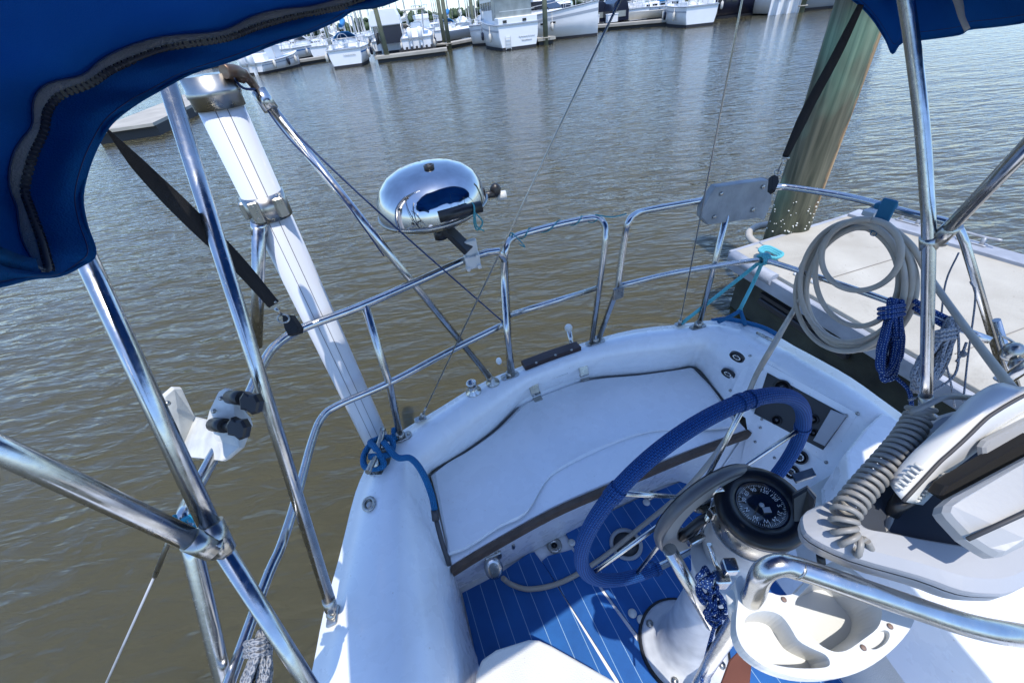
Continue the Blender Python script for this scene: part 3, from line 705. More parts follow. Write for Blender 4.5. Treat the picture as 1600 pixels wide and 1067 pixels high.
def pile_mat():
    m = bpy.data.materials.new('pressure_treated_pile'); m.use_nodes = True
    n = m.node_tree.nodes; l = m.node_tree.links; b = n['Principled BSDF']; b.inputs['Roughness'].default_value = .85
    tc = n.new('ShaderNodeTexCoord')
    def noi(sc, scale, det=6, dist=0):
        mp = n.new('ShaderNodeMapping'); mp.inputs['Scale'].default_value = sc; l.new(tc.outputs['Object'], mp.inputs[0])
        t = n.new('ShaderNodeTexNoise'); t.inputs['Scale'].default_value = scale; t.inputs['Detail'].default_value = det; t.inputs['Distortion'].default_value = dist
        l.new(mp.outputs[0], t.inputs['Vector']); return t.outputs['Fac']
    def ramp(f, a, b_, p0=.3, p1=.7):
        r = n.new('ShaderNodeValToRGB'); r.color_ramp.elements[0].position = p0; r.color_ramp.elements[1].position = p1
        r.color_ramp.elements[0].color = (*a, 1); r.color_ramp.elements[1].color = (*b_, 1); l.new(f, r.inputs[0]); return r.outputs[0]
    def mix(f, a, c):
        x = n.new('ShaderNodeMix'); x.data_type = 'RGBA'; l.new(f, x.inputs[0]); l.new(a, x.inputs[6]); l.new(c, x.inputs[7]); return x.outputs[2]
    grain = noi((9, 9, .5), 2.2, 8, .6)
    basec = ramp(grain, (.045, .048, .028), (.17, .155, .10))
    green = ramp(grain, (.085, .15, .095), (.22, .31, .20))
    gf = ramp(noi((1.6, 1.6, .9), 1.3, 3), (0, 0, 0), (1, 1, 1), .47, .60)
    c1 = mix(gf, basec, green)
    sp = n.new('ShaderNodeSeparateXYZ'); l.new(tc.outputs['Object'], sp.inputs[0])
    # worn bare stripe on the side that rubs
    wob = noi((1, 1, 3), 1.5, 4)
    at2 = n.new('ShaderNodeMath'); at2.operation = 'ARCTAN2'; l.new(sp.outputs[1], at2.inputs[0]); l.new(sp.outputs[0], at2.inputs[1])
    a1 = n.new('ShaderNodeMath'); a1.operation = 'ADD'; l.new(at2.outputs[0], a1.inputs[0]); a1.inputs[1].default_value = .92 - .5
    a15 = n.new('ShaderNodeMath'); a15.operation = 'ADD'; l.new(a1.outputs[0], a15.inputs[0]); l.new(wob, a15.inputs[1])
    ab = n.new('ShaderNodeMath'); ab.operation = 'ABSOLUTE'; l.new(a15.outputs[0], ab.inputs[0])
    st = ramp(ab.outputs[0], (1, 1, 1), (0, 0, 0), .10, .26)
    orange = ramp(grain, (.20, .10, .04), (.55, .38, .20))
    c2 = mix(st, c1, orange)
    mr = n.new('ShaderNodeMapRange'); mr.inputs['From Min'].default_value = .62; mr.inputs['From Max'].default_value = .95; l.new(sp.outputs[2], mr.inputs[0])
    low = ramp(noi((3, 3, 1), 4, 6), (.035, .035, .02), (.11, .11, .06))
    c3 = mix(mr.outputs[0], low, c2)
    l.new(c3, b.inputs['Base Color'])
    bp = n.new('ShaderNodeBump'); bp.inputs['Strength'].default_value = .6; bp.inputs['Distance'].default_value = .02; l.new(grain, bp.inputs['Height']); l.new(bp.outputs[0], b.inputs['Normal'])
    return m
pp = Wz(1232, 352, DZ); PR = .170
pt = thing('wooden_pile', 'big green weathered wooden mooring pile with bare orange streak at the near dock end', 'pile', (pp.x, pp.y, 0))
mb = MB(); rings = []
for i in range(28):
    z = -1 + i * .14; rings.append([(math.cos(a) * PR * (1 - .02 * i / 28 + .03 * noise.noise(Vector((math.cos(a) * 2, math.sin(a) * 2, z * .6)))), math.sin(a) * PR * (1 + .03 * noise.noise(Vector((math.cos(a) * 2 + 7, math.sin(a) * 2, z * .6)))), z) for a in [2 * PI * k / 40 for k in range(40)]])
mb.layers(rings, smooth=True); mb.build('pile_shaft', pile_mat(), pt, local=True)
mb = MB()
for i in range(70):
    a = random.uniform(PI * .9, PI * 1.75); z = random.uniform(.15, .72) + random.random() * .15
    mb.blob((math.cos(a) * (PR + .002), math.sin(a) * (PR + .002), z), random.uniform(.003, .009), 6, 4, (1, 1, .8), .2)
ob = mb.build('barnacles', mat('barnacle', (.68, .66, .58), .8), pt, local=True); ob['kind'] = 'stuff'
MB().tube([(pp.x + math.cos(a) * .30, pp.y + math.sin(a) * .30, DZ - .12) for a in [k * PI / 10 for k in range(-4, 19)]], .032, 10).build('pile_hoop', mat('hoop_hose', (.42, .38, .32), .6), pt)

# ================================================================== OUR BOAT
D = 1.05
boat = thing('cockpit_hull', 'white fibreglass stern of the sailboat we stand on, with blue cockpit floor', 'sailboat', (.25, .6, 0))
LZ = .80; SZ = .42
PF0 = Wz(1196, 563, D); PF1 = Wz(1340, 641, D); PF2 = Wz(1168, 672, .79)
PFn = (PF1 - PF0).cross(PF2 - PF0).normalized()
if PFn.dot(CAM - PF0) < 0: PFn = -PFn
def pf(px, py, off=0): return PL(px, py, PF0, PFn, off)
pfd = (PF1 - PF0).normalized(); pfdown = pfd.cross(PFn).normalized(); pfdown = pfdown if pfdown.z < 0 else -pfdown
def pfsole(p, z): return p + pfdown * ((z - p.z) / pfdown.z)
# stations: outer edge px, inner crest px, crest height, inner bottom
O = [(485, 1060), (505, 960), (530, 870), (555, 770), (577, 722), (600, 694), (634, 669), (687, 637), (729, 611), (770, 590), (805, 576), (850, 558), (913, 535), (990, 515), (1060, 507), (1125, 500), (1190, 513), (1240, 540), (1270, 556), (1330, 590), (1400, 640)]
I = [(630, 1060), (624, 960), (622, 870), (624, 780), (628, 735), (640, 708), (664, 684), (700, 650), (740, 622), (780, 602), (818, 588), (860, 571), (918, 549), (992, 529), (1062, 521), (1118, 516), (1160, 530), (1200, 560), (1232, 580), (1288, 612), (1340, 641)]
Mi = [(698, 1060), (686, 960), (668, 870), (654, 790), (650, 745), (655, 728), (676, 712), (714, 680), (757, 650), (790, 628), (822, 606), (862, 588), (920, 568), (994, 552), (1058, 546), (1100, 540), (1135, 556), None, None, None, None]
Bt = [(752, 1060, SZ), (733, 985, SZ), (704, 884, LZ - .01), (684, 795, LZ), (675, 762, LZ), (669, 742, LZ), (692, 725, LZ), (724, 706, LZ), (768, 674, LZ), (792, 651, LZ), (818, 627, LZ), (860, 609, LZ), (920, 591, LZ), (1000, 584, LZ), (1050, 578, LZ), (1086, 573, LZ), (1112, 600, LZ), (1144, 640, LZ), (1168, 672, LZ - .01), None, None]
ro, ri, rm, rb, rh1, rh2 = [], [], [], [], [], []
for i in range(len(O)):
    o = Wz(*O[i], D); n_ = Wz(*I[i], D + (.035 if i < 5 else .012)) if i < 17 else pf(*I[i])
    ro.append(o); ri.append(n_)
    if Bt[i]: bpt = Wz(*Bt[i][:2], Bt[i][2])
    else: bpt = pfsole(n_, SZ)
    if i in (17, 18): bpt = pf(*Bt[i][:2])
    if i == 2: bpt = Wz(704, 884, LZ - .01)
    rb.append(bpt)
    if Mi[i]:
        zz = {0: .99, 1: .99, 2: .99, 3: 1.0}.get(i, D - .035); rm.append(Wz(*Mi[i], zz))
    else: rm.append(n_ + (bpt - n_) * .04)
    cc = Vector((.25, .2, 0)); dv = Vector((o.x - cc.x, o.y - cc.y, 0)).normalized()
    rh1.append(Vector((o.x, o.y, D - .05)) + dv * .012); rh2.append(Vector((o.x, o.y, -.3)) - dv * .10)
def ext_fwd(row, d, n=3): 
    first = [row[0] + (row[0] - row[1]).normalized() * 0 + Vector(d) * k for k in (2.2, 1.2, .4)]
    return first
fL = Vector((.02, -1.0, 0)); fR = Vector((.22, -.97, 0))
def ext(row, l=None):
    a = [row[0] + fL * k for k in (2.0, 1.0, .35)]; b_ = [row[-1] + fR * k for k in (.3, 1.0, 2.0)]
    return a + row + b_
rows = [ext(x) for x in (rh2, rh1, ro, ri, rm, rb)]
up = MB(); up.grid([catmull(x, 3) for x in rows[1:]]); up.build('deck_moulding', GEL, boat)
lowr = MB(); lowr.grid([catmull(x, 3) for x in rows[:2]]); lowr.build('topsides', GEL, boat)
ru = MB(); ru.tube([p + Vector((0, 0, -.03)) for p in rows[1]], .018, 8, smooth=3); ru.build('rub_rail', GEL, boat)
# wall pieces from lid level to sole on the left, and the sole
wl = MB(); wl.grid([[Wz(704, 884, LZ - .012), Wz(733, 985, SZ + .002)], [Wz(718, 920, SZ), Wz(733, 985, SZ)]], smooth=False)
wl.poly([Wz(704, 884, LZ - .012), Wz(733, 985, SZ), Wz(717, 918, SZ)]); wl.build('side_wall', GEL, boat)
fr_px = [(704, 886), (760, 852), (860, 797), (940, 762), (1000, 737), (1080, 704), (1168, 672)]
frL = [Wz(x, y, LZ - .03) for x, y in fr_px]
sole_edge = [Wz(x, y, SZ) for x, y in ((717, 920), (770, 893), (838, 858), (905, 823), (985, 782), (1060, 752), (1130, 728))]
e1_ = pfsole(Wz(1168, 672, LZ - .012), SZ); sole_edge[-1] = e1_ - AX * .0 + BM * .01; frL[-1] = Wz(1168, 672, LZ - .03) + BM * .01
fa = MB(); fa.grid([catmull(frL, 4), catmull([p + (q - p) * .8 for p, q in zip(frL, sole_edge)], 4), catmull(sole_edge, 4)]); fa.build('lid_support_wall', GEL, boat)
# port side filler between lid corner and port wall
q = MB(); e0 = Wz(1168, 672, LZ - .012); e1 = pfsole(e0, SZ); q.poly([e0, e1, sole_edge[-1], frL[-1]])
q.layers([[e0 - PFn * .003, pf(1288, 612, -.003)], [e1 - PFn * .003, pfsole(pf(1288, 612), SZ)]], cap=(False, False), closed=False); q.build('corner_wall', GEL, boat)
so_ = MB(); so_.poly([Wz(600, 900, SZ - .01) , Wz(1300, 600, SZ - .01), Vector((1.6, -1.2, SZ - .01)), Vector((-.4, -1.2, SZ - .01))]); so_.build('cockpit_floor', GEL, boat)
# lid
lb = [Wz(x, y, LZ) for x, y in ((672, 744), (694, 727), (726, 708), (770, 676), (794, 653), (820, 629), (861, 611), (921, 593), (1000, 586), (1050, 580), (1084, 575))]
lr = [Wz(x, y, LZ) for x, y in ((1110, 601), (1141, 641))]
lf2 = [Wz(x, y, LZ - .012) for x, y in fr_px[::-1]]
ll = [Wz(x, y, LZ) for x, y in ((687, 800),)]
outl = catmull(lb, 3) + lr + catmull(lf2, 3) + ll
cen = Wz(900, 690, LZ)
def insetp(P, d): return [p + (cen - p).normalized() * d for p in P]
lid = thing_lid = MB(); lid.layers([[p - Z * .035 for p in insetp(outl, .004)], insetp(outl, .004), [p + Z * .006 for p in insetp(outl, .010)]], cap=(False, False))
rim = [p + Z * .006 for p in insetp(outl, .010)]
lid.poly(rim)
lo = lid.build('locker_lid', GEL, boat)
ramp_px = [(690, 868), (760, 832), (880, 755), (985, 690), (1040, 672), (1100, 672), (1160, 668)]
gap = MB(); gap.tube([p + Z * .004 + (p - cen).normalized() * .001 for p in outl[:len(catmull(lb, 3)) + 2]], .0019, 6); gap.build('lid_gap', mat('grey_gap', (.16, .16, .17), .8), boat)
# teak trim on lid front
tr = MB(); f2 = catmull([Wz(x, y, LZ - .008) for x, y in fr_px], 4); dd = -AX
tr.layers([[p + dd * .001 - Z * .03 for p in f2] + [p + dd * .022 - Z * .03 for p in f2[::-1]], [p + dd * .001 + Z * .006 for p in f2] + [p + dd * .022 + Z * .006 for p in f2[::-1]]])
tr.build('teak_trim', TEAK, boat)
# raised main panel of the lid, its wavy edge leaves a sloping band along the front
pup = [(700, 868), (732, 856), (781, 824), (822, 803), (851, 755), (883, 730), (961, 693), (1015, 676), (1056, 673), (1110, 672), (1152, 667)]
pb_ = [p + (cen - p).normalized() * .004 for p in rim[:len(catmull(lb, 3)) + 2]]; pe_ = catmull([Wz(x, y, LZ + .007) for x, y in pup[::-1]], 3)
P_ = pb_ + pe_
MB().layers([[p + Z * .0006 for p in P_], [p + (cen - p).normalized() * .012 + Z * .011 for p in P_]], cap=(False, False)).poly([p + (cen - p).normalized() * .012 + Z * .011 for p in P_]).build('lid_panel', GEL, boat)
0 and None
bd = MB(); up_px = [(700, 872), (760, 836), (880, 762), (985, 702), (1040, 684), (1100, 682), (1152, 668)]
# blue foam panels
def uvax(p): return (p.dot(BM) + 10, p.dot(AX))
def foam(pxs, nm='foam_panel', off_=0):
    P = [Wz(x, y, SZ + .004) for x, y in pxs]; c = sum(P, Vector()) / len(P)
    q = MB(); q.poly(P, uvf=uvax)
    n0 = len(q.v); q.layers([[p - Z * .012 for p in P], P], cap=(False, False)); return q.build(nm, FOAM, boat)
foam([(722, 926), (780, 896), (826, 864), (835, 862), (852, 885), (962, 1067), (975, 1150), (760, 1150), (752, 1062)])
foam([(847, 876), (856, 868), (880, 862), (893, 858), (1060, 1090), (1060, 1150), (990, 1150), (968, 1064)])
foam([(884, 833), (1000, 777), (1062, 753), (1120, 735), (1180, 770), (1320, 900), (1420, 1060), (1420, 1150), (1090, 1150), (1020, 1020), (960, 942), (905, 868)])
tb = MB()
for px, py in ((893, 848), (1002, 968), (1076, 925), (1010, 785), (988, 958)):
    p = Wz(px, py, SZ + .006); tb.lathe(p, Z, [(.017, 0), (.017, .004), (.0, .0045)], 16)
each(tb, 'screw_pad', WHITEP, boat)
def ring_fit(name, px, py, r1, r2, z, m1, m2, n=Z, p=None):
    p = p or Wz(px, py, z); q = MB(); q.lathe(p, n, [(r1, 0), (r1, .006), (r2, .007), (r2, -.002), (0, -.002)], 28); o = q.build(name, m1, boat)
    q = MB(); q.lathe(p + Vector(n) * .001, n, [(r2 * .98, 0), (0, .0005)], 24); q.build('centre', m2, o); return o
ring_fit('deck_plate', 978, 850, .072, .056, SZ + .005, LGREYP, mat('smoked_plate', (.10, .10, .10), .4))
ring_fit('floor_drain', 866, 852, .034, .014, SZ + .001, STEELB, BLACK)
ring_fit('floor_drain', 1012, 773, .03, .015, SZ + .001, STEELB, BLACK)
# blue foam scrap behind the wheel
# white grooves / hatch frame are the bare floor between panels
# port seat, starboard seat
stt = MB(); SE = .84
P = [Wz(x, y, SE) for x, y in ((1262, 762), (1303, 738), (1316, 741), (1345, 768))]; P2 = [Wz(1345, 768, SE), Vector((1.35, .3, SE)), Vector((1.65, -1.2, SE)), Vector((.85, -1.2, SE)), Wz(1478, 1085, SE), Wz(1385, 975, SE)]
P = P[:3] + P2; stt.layers([[p - Z * .42 for p in P], [p - Z * .01 for p in P], P]); stt.build('side_seat', GEL2, boat, bevel=.008)
q = MB(); q.grid([[Wz(x, y, SE + .004) for x, y in ((1385, 975), (1478, 1085))], [Wz(x, y, SE + .004) for x, y in ((1372, 980), (1460, 1085))]]); 
P = [Wz(x, y, SE) for x, y in ((738, 1095), (744, 1052), (752, 1030), (775, 1014), (826, 998), (842, 999), (862, 1008), (965, 1066), (1010, 1100))]
P += [Vector((P[-1].x, P[-1].y - .6, SE)), Vector((-.3, -.6, SE))]
s2 = MB(); s2.layers([[p - Z * .42 for p in P], [p - Z * .008 for p in P], P]); s2.build('side_seat', GEL2, boat, bevel=.008)
# raised coaming block to port
cb = MB(); P = [Wz(x, y, D + .015) for x, y in ((1322, 706), (1352, 668), (1378, 644), (1396, 650), (1440, 690))] + [Vector((1.55, -.9, D + .015)), Vector((1.05, -.9, D + .015)), Wz(1330, 800, D + .015)]
cb.layers([[p - Z * .3 for p in P], [p - Z * .01 for p in P], P]); cb.build('coaming_block', GEL, boat, bevel=.012)
# engine panel set into the port wall
fr_ = MB(); o4 = [pf(x, y, .004) for x, y in ((1171, 553), (1340, 646), (1291, 725), (1141, 616))]; i4 = [pf(x, y, .004) for x, y in ((1201, 583), (1322, 650), (1285, 701), (1180, 645))]
fr_.layers([[p - PFn * .01 for p in o4], o4, i4, [p - PFn * .06 for p in i4]], cap=(False, False)); pan = fr_.build('panel_frame', GEL, boat)
dp = MB(); dp.poly([pf(x, y, .006) for x, y in ((1199, 582), (1324, 650), (1286, 703), (1178, 646))]); dp.build('instrument_panel', BLACK, pan)
wp = MB(); wp.slab([pf(x, y, .022) for x, y in ((1298, 640), (1322, 650), (1288, 697), (1270, 688))], .012); wp.build('panel_flap', GREYP, pan)
for px, py, r in ((1222, 606, .034), (1258, 642, .022), (1270, 655, .02), (1213, 656, .02), (1271, 676, .016)):
    ring_fit('dial', 0, 0, r, r * .8, 0, BEZ, GLASSG, PFn, pf(px, py, .008)); q = MB(); u_ = PFn.orthogonal().normalized(); v_ = PFn.cross(u_)
    for k in range(9):
        a = 2 * PI * k / 12 + .4; d = u_ * math.cos(a) + v_ * math.sin(a); q.box(pf(px, py, .0085) + d * r * .62, (r * .18, .0016, .0006), d, PFn.cross(d))
    q.box(pf(px, py, .0088) + u_ * r * .25, (r * .6, .0018, .0006), u_, v_); q.build('dial_mark', PRINT, pan)
for px, py in ((1340, 646), (1322, 649), (1291, 722), (1172, 556), (1190, 576), (1141, 610)):
    MB().lathe(pf(px, py, .005), PFn, [(.007, 0), (.006, .004), (0, .005)], 12).build('screw', STEELB, pan)
for px, py in ((1190, 655), (1188, 668), (1220, 690), (1180, 690), (1210, 715), (1232, 707)):
    MB().lathe(pf(px, py, .002), PFn, [(.006, 0), (.005, .004), (0, .005)], 10).build('bolt', STEELB, boat)
# gauges: four round dials
GN = (Vector((-.5, -.5, .8))).normalized()
def gauge(px, py, p, n, r=.031):
    o = MB().lathe(p, n, [(r, -.004), (r, .007), (r * .84, .009), (r * .82, .004), (0, .004)], 28).build('gauge', BLACK, boat)
    MB().lathe(p + n * .0045, n, [(r * .8, 0), (0, .0006)], 24).build('dial_face', GLASSG, o)
    u = n.orthogonal().normalized(); v = n.cross(u); q = MB()
    for k in range(7):
        a = 2 * PI * k / 7; c_ = p + n * .006 + (u * math.cos(a) + v * math.sin(a)) * r * .45; q.box(c_, (r * .16, r * .34, .0006), u * math.cos(a) + v * math.sin(a), v * math.cos(a) - u * math.sin(a))
    q.build('dial_mark', PRINT, o)
q1 = rm[16]; n1 = ((rb[15] - rm[15]).cross(rm[16] - rm[15])).normalized(); n1 = n1 if n1.dot(CAM - q1) > 0 else -n1
for px, py in ((1152, 557), (1138, 583)): gauge(px, py, PL(px, py, (rm[16] + rb[16]) / 2 + n1 * .012, n1), n1)
for px, py in ((1250, 714), (1237, 737)): gauge(px, py, pf(px, py, .004), PFn, .028)
# hardware on the aft rim
def hinge(px, py, px2, py2):
    a = Wz(px, py, D - .07); b_ = Wz(px2, py2, LZ + .012); o = MB()
    d = (a - b_).normalized(); sx = d.cross(AX).normalized()
    o.box(a - AX * .012, (.045, .05, .006), BM, (AX * .5 + Z).normalized(), bev=.006); o.box(b_ + Z * .004, (.045, .055, .006), BM, AX, bev=.006)
    o.cyl((a + b_) / 2 - BM * .022 - AX * .01 , (a + b_) / 2 + BM * .022 - AX * .01, .008)
    o.cyl(a - AX * .01, (a + b_) / 2 - AX * .01, .009); o.build('lid_hinge', STEELB, boat)
hinge(833, 604, 839, 622); hinge(910, 576, 912, 590)
hn = (-AX * .75 + Z * .55).normalized()
p = Wz(871, 579, D - .06) - AX * .016; o = MB().box(p, (.085, .034, .003), BM, hn.cross(BM), bev=.004).build('builder_plate', STEELB, boat)
q = MB()
for k in range(3): q.box(p + hn.cross(BM) * (.008 - .008 * k) + (-AX + Z).normalized() * .003, (.06, .002, .001), BM, hn.cross(BM))
q.build('engraving', SEAM, o)
p = Wz(806, 603, D - .05) - AX * .012; MB().lathe(p, hn, [(.024, 0), (.024, .006), (.015, .009), (.012, .003), (0, .003)], 24).build('vent_fitting', STEELB, boat)
tk = MB(); tp = [Wz(x, y, D + .018) for x, y in ((818, 572), (860, 556), (905, 541))]; 
tk.layers([[p - BM * 0 + AX * .028 + Z * q for p in catmull(tp, 4)] + [p - AX * .022 + Z * q for p in catmull(tp, 4)[::-1]] for q in (-.012, .012)]); tk.build('transom_step_pad', MAHOG, boat, bevel=.003)
for px, py in ((838, 567), (868, 555), (893, 547)): MB().lathe(Wz(px, py, D + .031), Z, [(.006, 0), (.005, .003), (0, .003)], 10).build('screw', STEELB, boat)
p = Wz(740, 612, D + .01); MB().lathe(p, (BM * -.05 + Z).normalized(), [(.034, 0), (.034, .006), (.019, .01), (.019, .05), (.022, .052), (.022, .056), (.015, .056), (.014, .01), (0, .01)], 24).build('rod_holder', STEEL, boat)
p = Wz(578, 790, D + .01); MB().tube([p + BM * math.cos(a) * .018 + AX * math.sin(a) * .024 + Z * .012 for a in [k * PI / 8 for k in range(16)]], .006, 8, closed=True).lathe(p, Z, [(.022, 0), (.02, .006), (.008, .012), (0, .012)], 20).build('deck_fitting', STEELB, boat)
p = Wz(900, 543, D); o = MB().cyl(p + AX * .03 - Z * .05, p + AX * .07 + Z * .055, .012, seg=14).build('ladder_tube', STEEL, boat); 
MB().blob(p + AX * .075 + Z * .068, .019, 12, 8).build('tube_cap', WHITEP, o)
MB().blob(Wz(783, 570, D) + AX * .03, .014, 12, 8, (1, 1, 1.4)).build('stern_light', mat('lamp_lens', (.75, .75, .72), .2), boat)
for px, py in ((1195, 520),): MB().tube([Wz(1183, 520, D + .02), Wz(1195, 526, D + .03), Wz(1208, 532, D + .02)], .007, 8, smooth=3).build('fairlead', STEELB, boat)
# lid latch and shower fitting
a = Wz(798, 838, SZ + .24); MB().box(a, (.035, .02, .06), BM, AX, bev=.005).cyl(a - AX * .012 - Z * .03, a - AX * .012 - Z * .07, .008).build('lid_latch', STEELB, boat)
a = Wz(770, 868, SZ + .20)
o = MB().box(a, (.07, .03, .05), BM, AX, bev=.008).cyl(a - BM * .018, a - BM * .018 + Z * .035, .01).cyl(a + BM * .018, a + BM * .018 + Z * .035, .01).build('shower_bracket', STEELB, boat)
c = Wz(772, 889, SZ + .19); MB().slab([c + (BM * math.cos(t) * .036 + (AX * .6 + Z * .8) * math.sin(t) * .046) for t in [k * PI / 12 for k in range(24)]], .03, bev=.006, dome=.004).build('shower_cover', STEEL, o)

# ------------------------------------------------------------------ stern post, braces
def bx(p, q): return (Vector(q) - Vector(p)).normalized()
pb = Wz(590, 692, 1.0); PXY = Vector((pb.x - .01, pb.y + .02, 0))
post = thing('stern_pole', 'thick white vertical pole clamped at the left stern corner', 'pole', PXY)
MB().tube([PXY + Z * .2, PXY + Z * 2.26], .049, 40).tube([PXY + Z * 2.30, PXY + Z * 3.3], .045, 40).build('pole_tube', POLEW, post)
q = MB(); tow = (CAM - PXY); tow.z = 0; tow.normalize()
for a in (-.28, .22):
    d = Matrix.Rotation(a, 3, 'Z') @ tow; q.box(PXY + d * .0492 + Z * 1.23, (.0012, .0012, 2.0), d, Z.cross(d), Z)
each(q, 'track_groove', SEAM, post)
cl = MB()
for z in (1.985,):
    cl.lathe(PXY + Z * z, Z, [(.0495, -.032), (.0535, -.032), (.0535, .032), (.0495, .032)], 40)
side = Z.cross(tow)
cl.box(PXY + side * -.03 + tow * .048 + Z * 1.985, (.026, .012, .055), side, tow, bev=.004); cl.box(PXY + side * .03 + tow * .05 + Z * 1.985, (.028, .014, .05), side, tow, bev=.006)
cl.box(PXY - side * .052 + Z * 1.985, (.02, .02, .045), side, tow, bev=.006)
for z in (1.97, 2.0): cl.cyl(PXY - side * .03 + tow * .05 + Z * z, PXY - side * .03 + tow * .062 + Z * z, .006, seg=8)
cl.build('clamp', STEELB, post)
cl = MB(); cl.lathe(PXY + Z * 2.25, Z, [(.05, -.035), (.054, -.035), (.054, -.012), (.0565, -.010), (.0565, .002), (.054, .004), (.054, .03), (.05, .03)], 40)
cl.build('top_collar', STEELB, post)
# clamp arm reaching right from the collar, with rusty toggle
j = K(398, 128, 1.0); h0 = K(350, 112, .90)
ar = MB(); ar.tube([h0, K(372, 112, .93), K(392, 128, .98), K(408, 150, 1.0)], [.014, .008], 12, smooth=4); ar.blob(K(376, 118, .95), .016, 10, 6, (1.2, 1, 1), .12); ar.build('toggle', mat('rusty_steel', (.20, .17, .14), .45, metal=.7, color2=(.12, .05, .02), vscale=30), post)
ar = MB(); ar.tube([K(404, 142, 1.0), K(424, 172, 1.02)], .018, 16); ar.build('socket', STEEL, post)
br = thing('pole_brace', 'long thin stainless brace from the white pole top down to the aft rim', 'brace', Wz(770, 596, D))
MB().tube([K(420, 165, 1.02), Wz(764, 588, D + .05)], .0125, 16).build('brace_tube', STEEL, br)
MB().tube([Wz(758, 580, D + .06), Wz(768, 594, D + .03)], .015, 14).lathe(Wz(770, 598, D + .012), Z, [(.03, 0), (.03, .005), (.012, .01), (.012, .03), (0, .034)], 20).build('brace_foot', STEELB, br)
st2 = thing('pole_strut', 'short bright stainless strut between pole clamp and side rail', 'strut', Wz(402, 545, 1.6))
MB().tube([K(405, 352, 1.08), K(401, 540, 1.32)], .0165, 18).build('strut_tube', STEEL, st2)
MB().tube([K(405, 346, 1.078), K(405, 366, 1.10)], .020, 18).build('strut_collar', STEEL, st2)
r = MB(); r.tube([K(395, 130, .99), K(440, 185, 1.05), K(520, 265, 1.1), K(640, 375, 1.25), K(786, 503, 1.52)], .0028, 6, smooth=6)
r.tube([K(395, 135, .985), K(408, 158, 1.0), K(450, 215, 1.04), K(520, 290, 1.1), K(600, 400, 1.2)], .0022, 6, smooth=6)
r.tube([K(352, 104, .93), K(365, 122, .94), K(380, 138, .95), K(400, 140, .99)], .003, 6, smooth=4)
tag(r.build('navy_cord', NAVY), 'thin navy cord running from pole top along the brace to the gate post', 'cord')

# ------------------------------------------------------------------ stern rail (pushpit), left section
RZ = D + .61; RR = .0127
def rail(px, py, z=RZ): return Wz(px, py, z)
pl = thing('stern_rail', 'left tubular stainless stern rail section with top and mid tube, feet on the white rim', 'rail', Wz(795, 585, D))
post_b = Wz(797, 588, D + .01)
pts_top = [K(293, 826, .745), K(287, 806, .742), rail(300, 775), rail(340, 702), rail(384, 628), rail(412, 566), rail(435, 536), rail(475, 512), rail(560, 480), rail(650, 441), rail(730, 405), rail(762, 394)]
top = catmull(pts_top, 6) 
MB().tube(top + [rail(778, 392), rail(786, 402, RZ - .03), (rail(789, 410, RZ - .07))] + [post_b], RR, 14).build('top_tube', STEEL, pl)
mz = D + .32
m_pts = [Vector((-.6, -.6, mz))] + [Wz(x, y, mz) for x, y in ((385, 990), (440, 850), (468, 760), (487, 690), (503, 652), (530, 632), (610, 597), (700, 550), (790, 505))]
MB().tube(catmull(m_pts, 6), RR * .95, 14).build('mid_tube', STEEL, pl)
MB().tube([rail(570, 476), Wz(608, 598, mz), Wz(625, 680, D)], RR, 14).build('stanchion', STEEL, pl)
def foot(p, ax, parent, L=.085):
    p = Vector(p); nn = Z.cross(ax); o = MB().box(p + Z * .004, (L, .04, .007), ax, nn, bev=.016); o.lathe(p + Z * .006, Z, [(.019, 0), (.018, .02), (.0135, .024)], 18)
    for f in (-.36, .36): o.lathe(p + Vector(ax) * L * f + Z * .007, Z, [(.007, 0), (.006, .003), (0, .004)], 10)
    return o.build('foot_plate', STEELB, parent)
foot(Wz(627, 684, D + .006), BM, pl); foot(Wz(797, 588, D + .006), BM, pl)
# gate section, middle
gt = thing('boarding_gate_rail', 'middle hoop of stainless rail between the two stern posts, cyan twine wound along it', 'rail', Wz(900, 535, D))
gtop = catmull([Wz(792, 520, mz), Wz(787, 440, RZ - .14), rail(790, 392, RZ - .02), rail(800, 373), rail(830, 362), rail(890, 347), rail(930, 341), rail(945, 352, RZ - .02), Wz(946, 375, RZ - .07)], 6)
gfoot = Wz(925, 532, D + .02)
MB().tube([post_b + BM * .012] + gtop + [Wz(936, 450, mz), gfoot], RR, 14).build('hoop_tube', STEEL, gt)
MB().tube([Wz(797, 492, mz), Wz(936, 449, mz)], RR * .9, 14).build('mid_tube', STEEL, gt)
tw = MB(); gl = [rail(x, y) for x, y in ((795, 374), (830, 362), (890, 347), (930, 341))]; path = catmull(gl, 20)
tw.tube([p + (BM.cross(Z) * math.cos(i * .42) + Z * math.sin(i * .42)) * .0155 for i, p in enumerate(path)], .002, 6)
tw.tube([rail(930, 341) + Z * .014, rail(955, 343) + Z * .01, rail(978, 340) + Z * .014], .0025, 6, smooth=4)
tw.tube([rail(795, 376), rail(800, 372) + Z * .02, rail(820, 385), rail(812, 382)], .0022, 6, smooth=4)
tag(tw.build('cyan_twine', CYAN), 'thin cyan twine spiralled along the middle gate hoop', 'cord')
MB().lathe(Wz(790, 505, mz), Z, [(.016, -.012), (.018, 0), (.016, .012)], 14).build('cord_whipping', BLUER, gt)
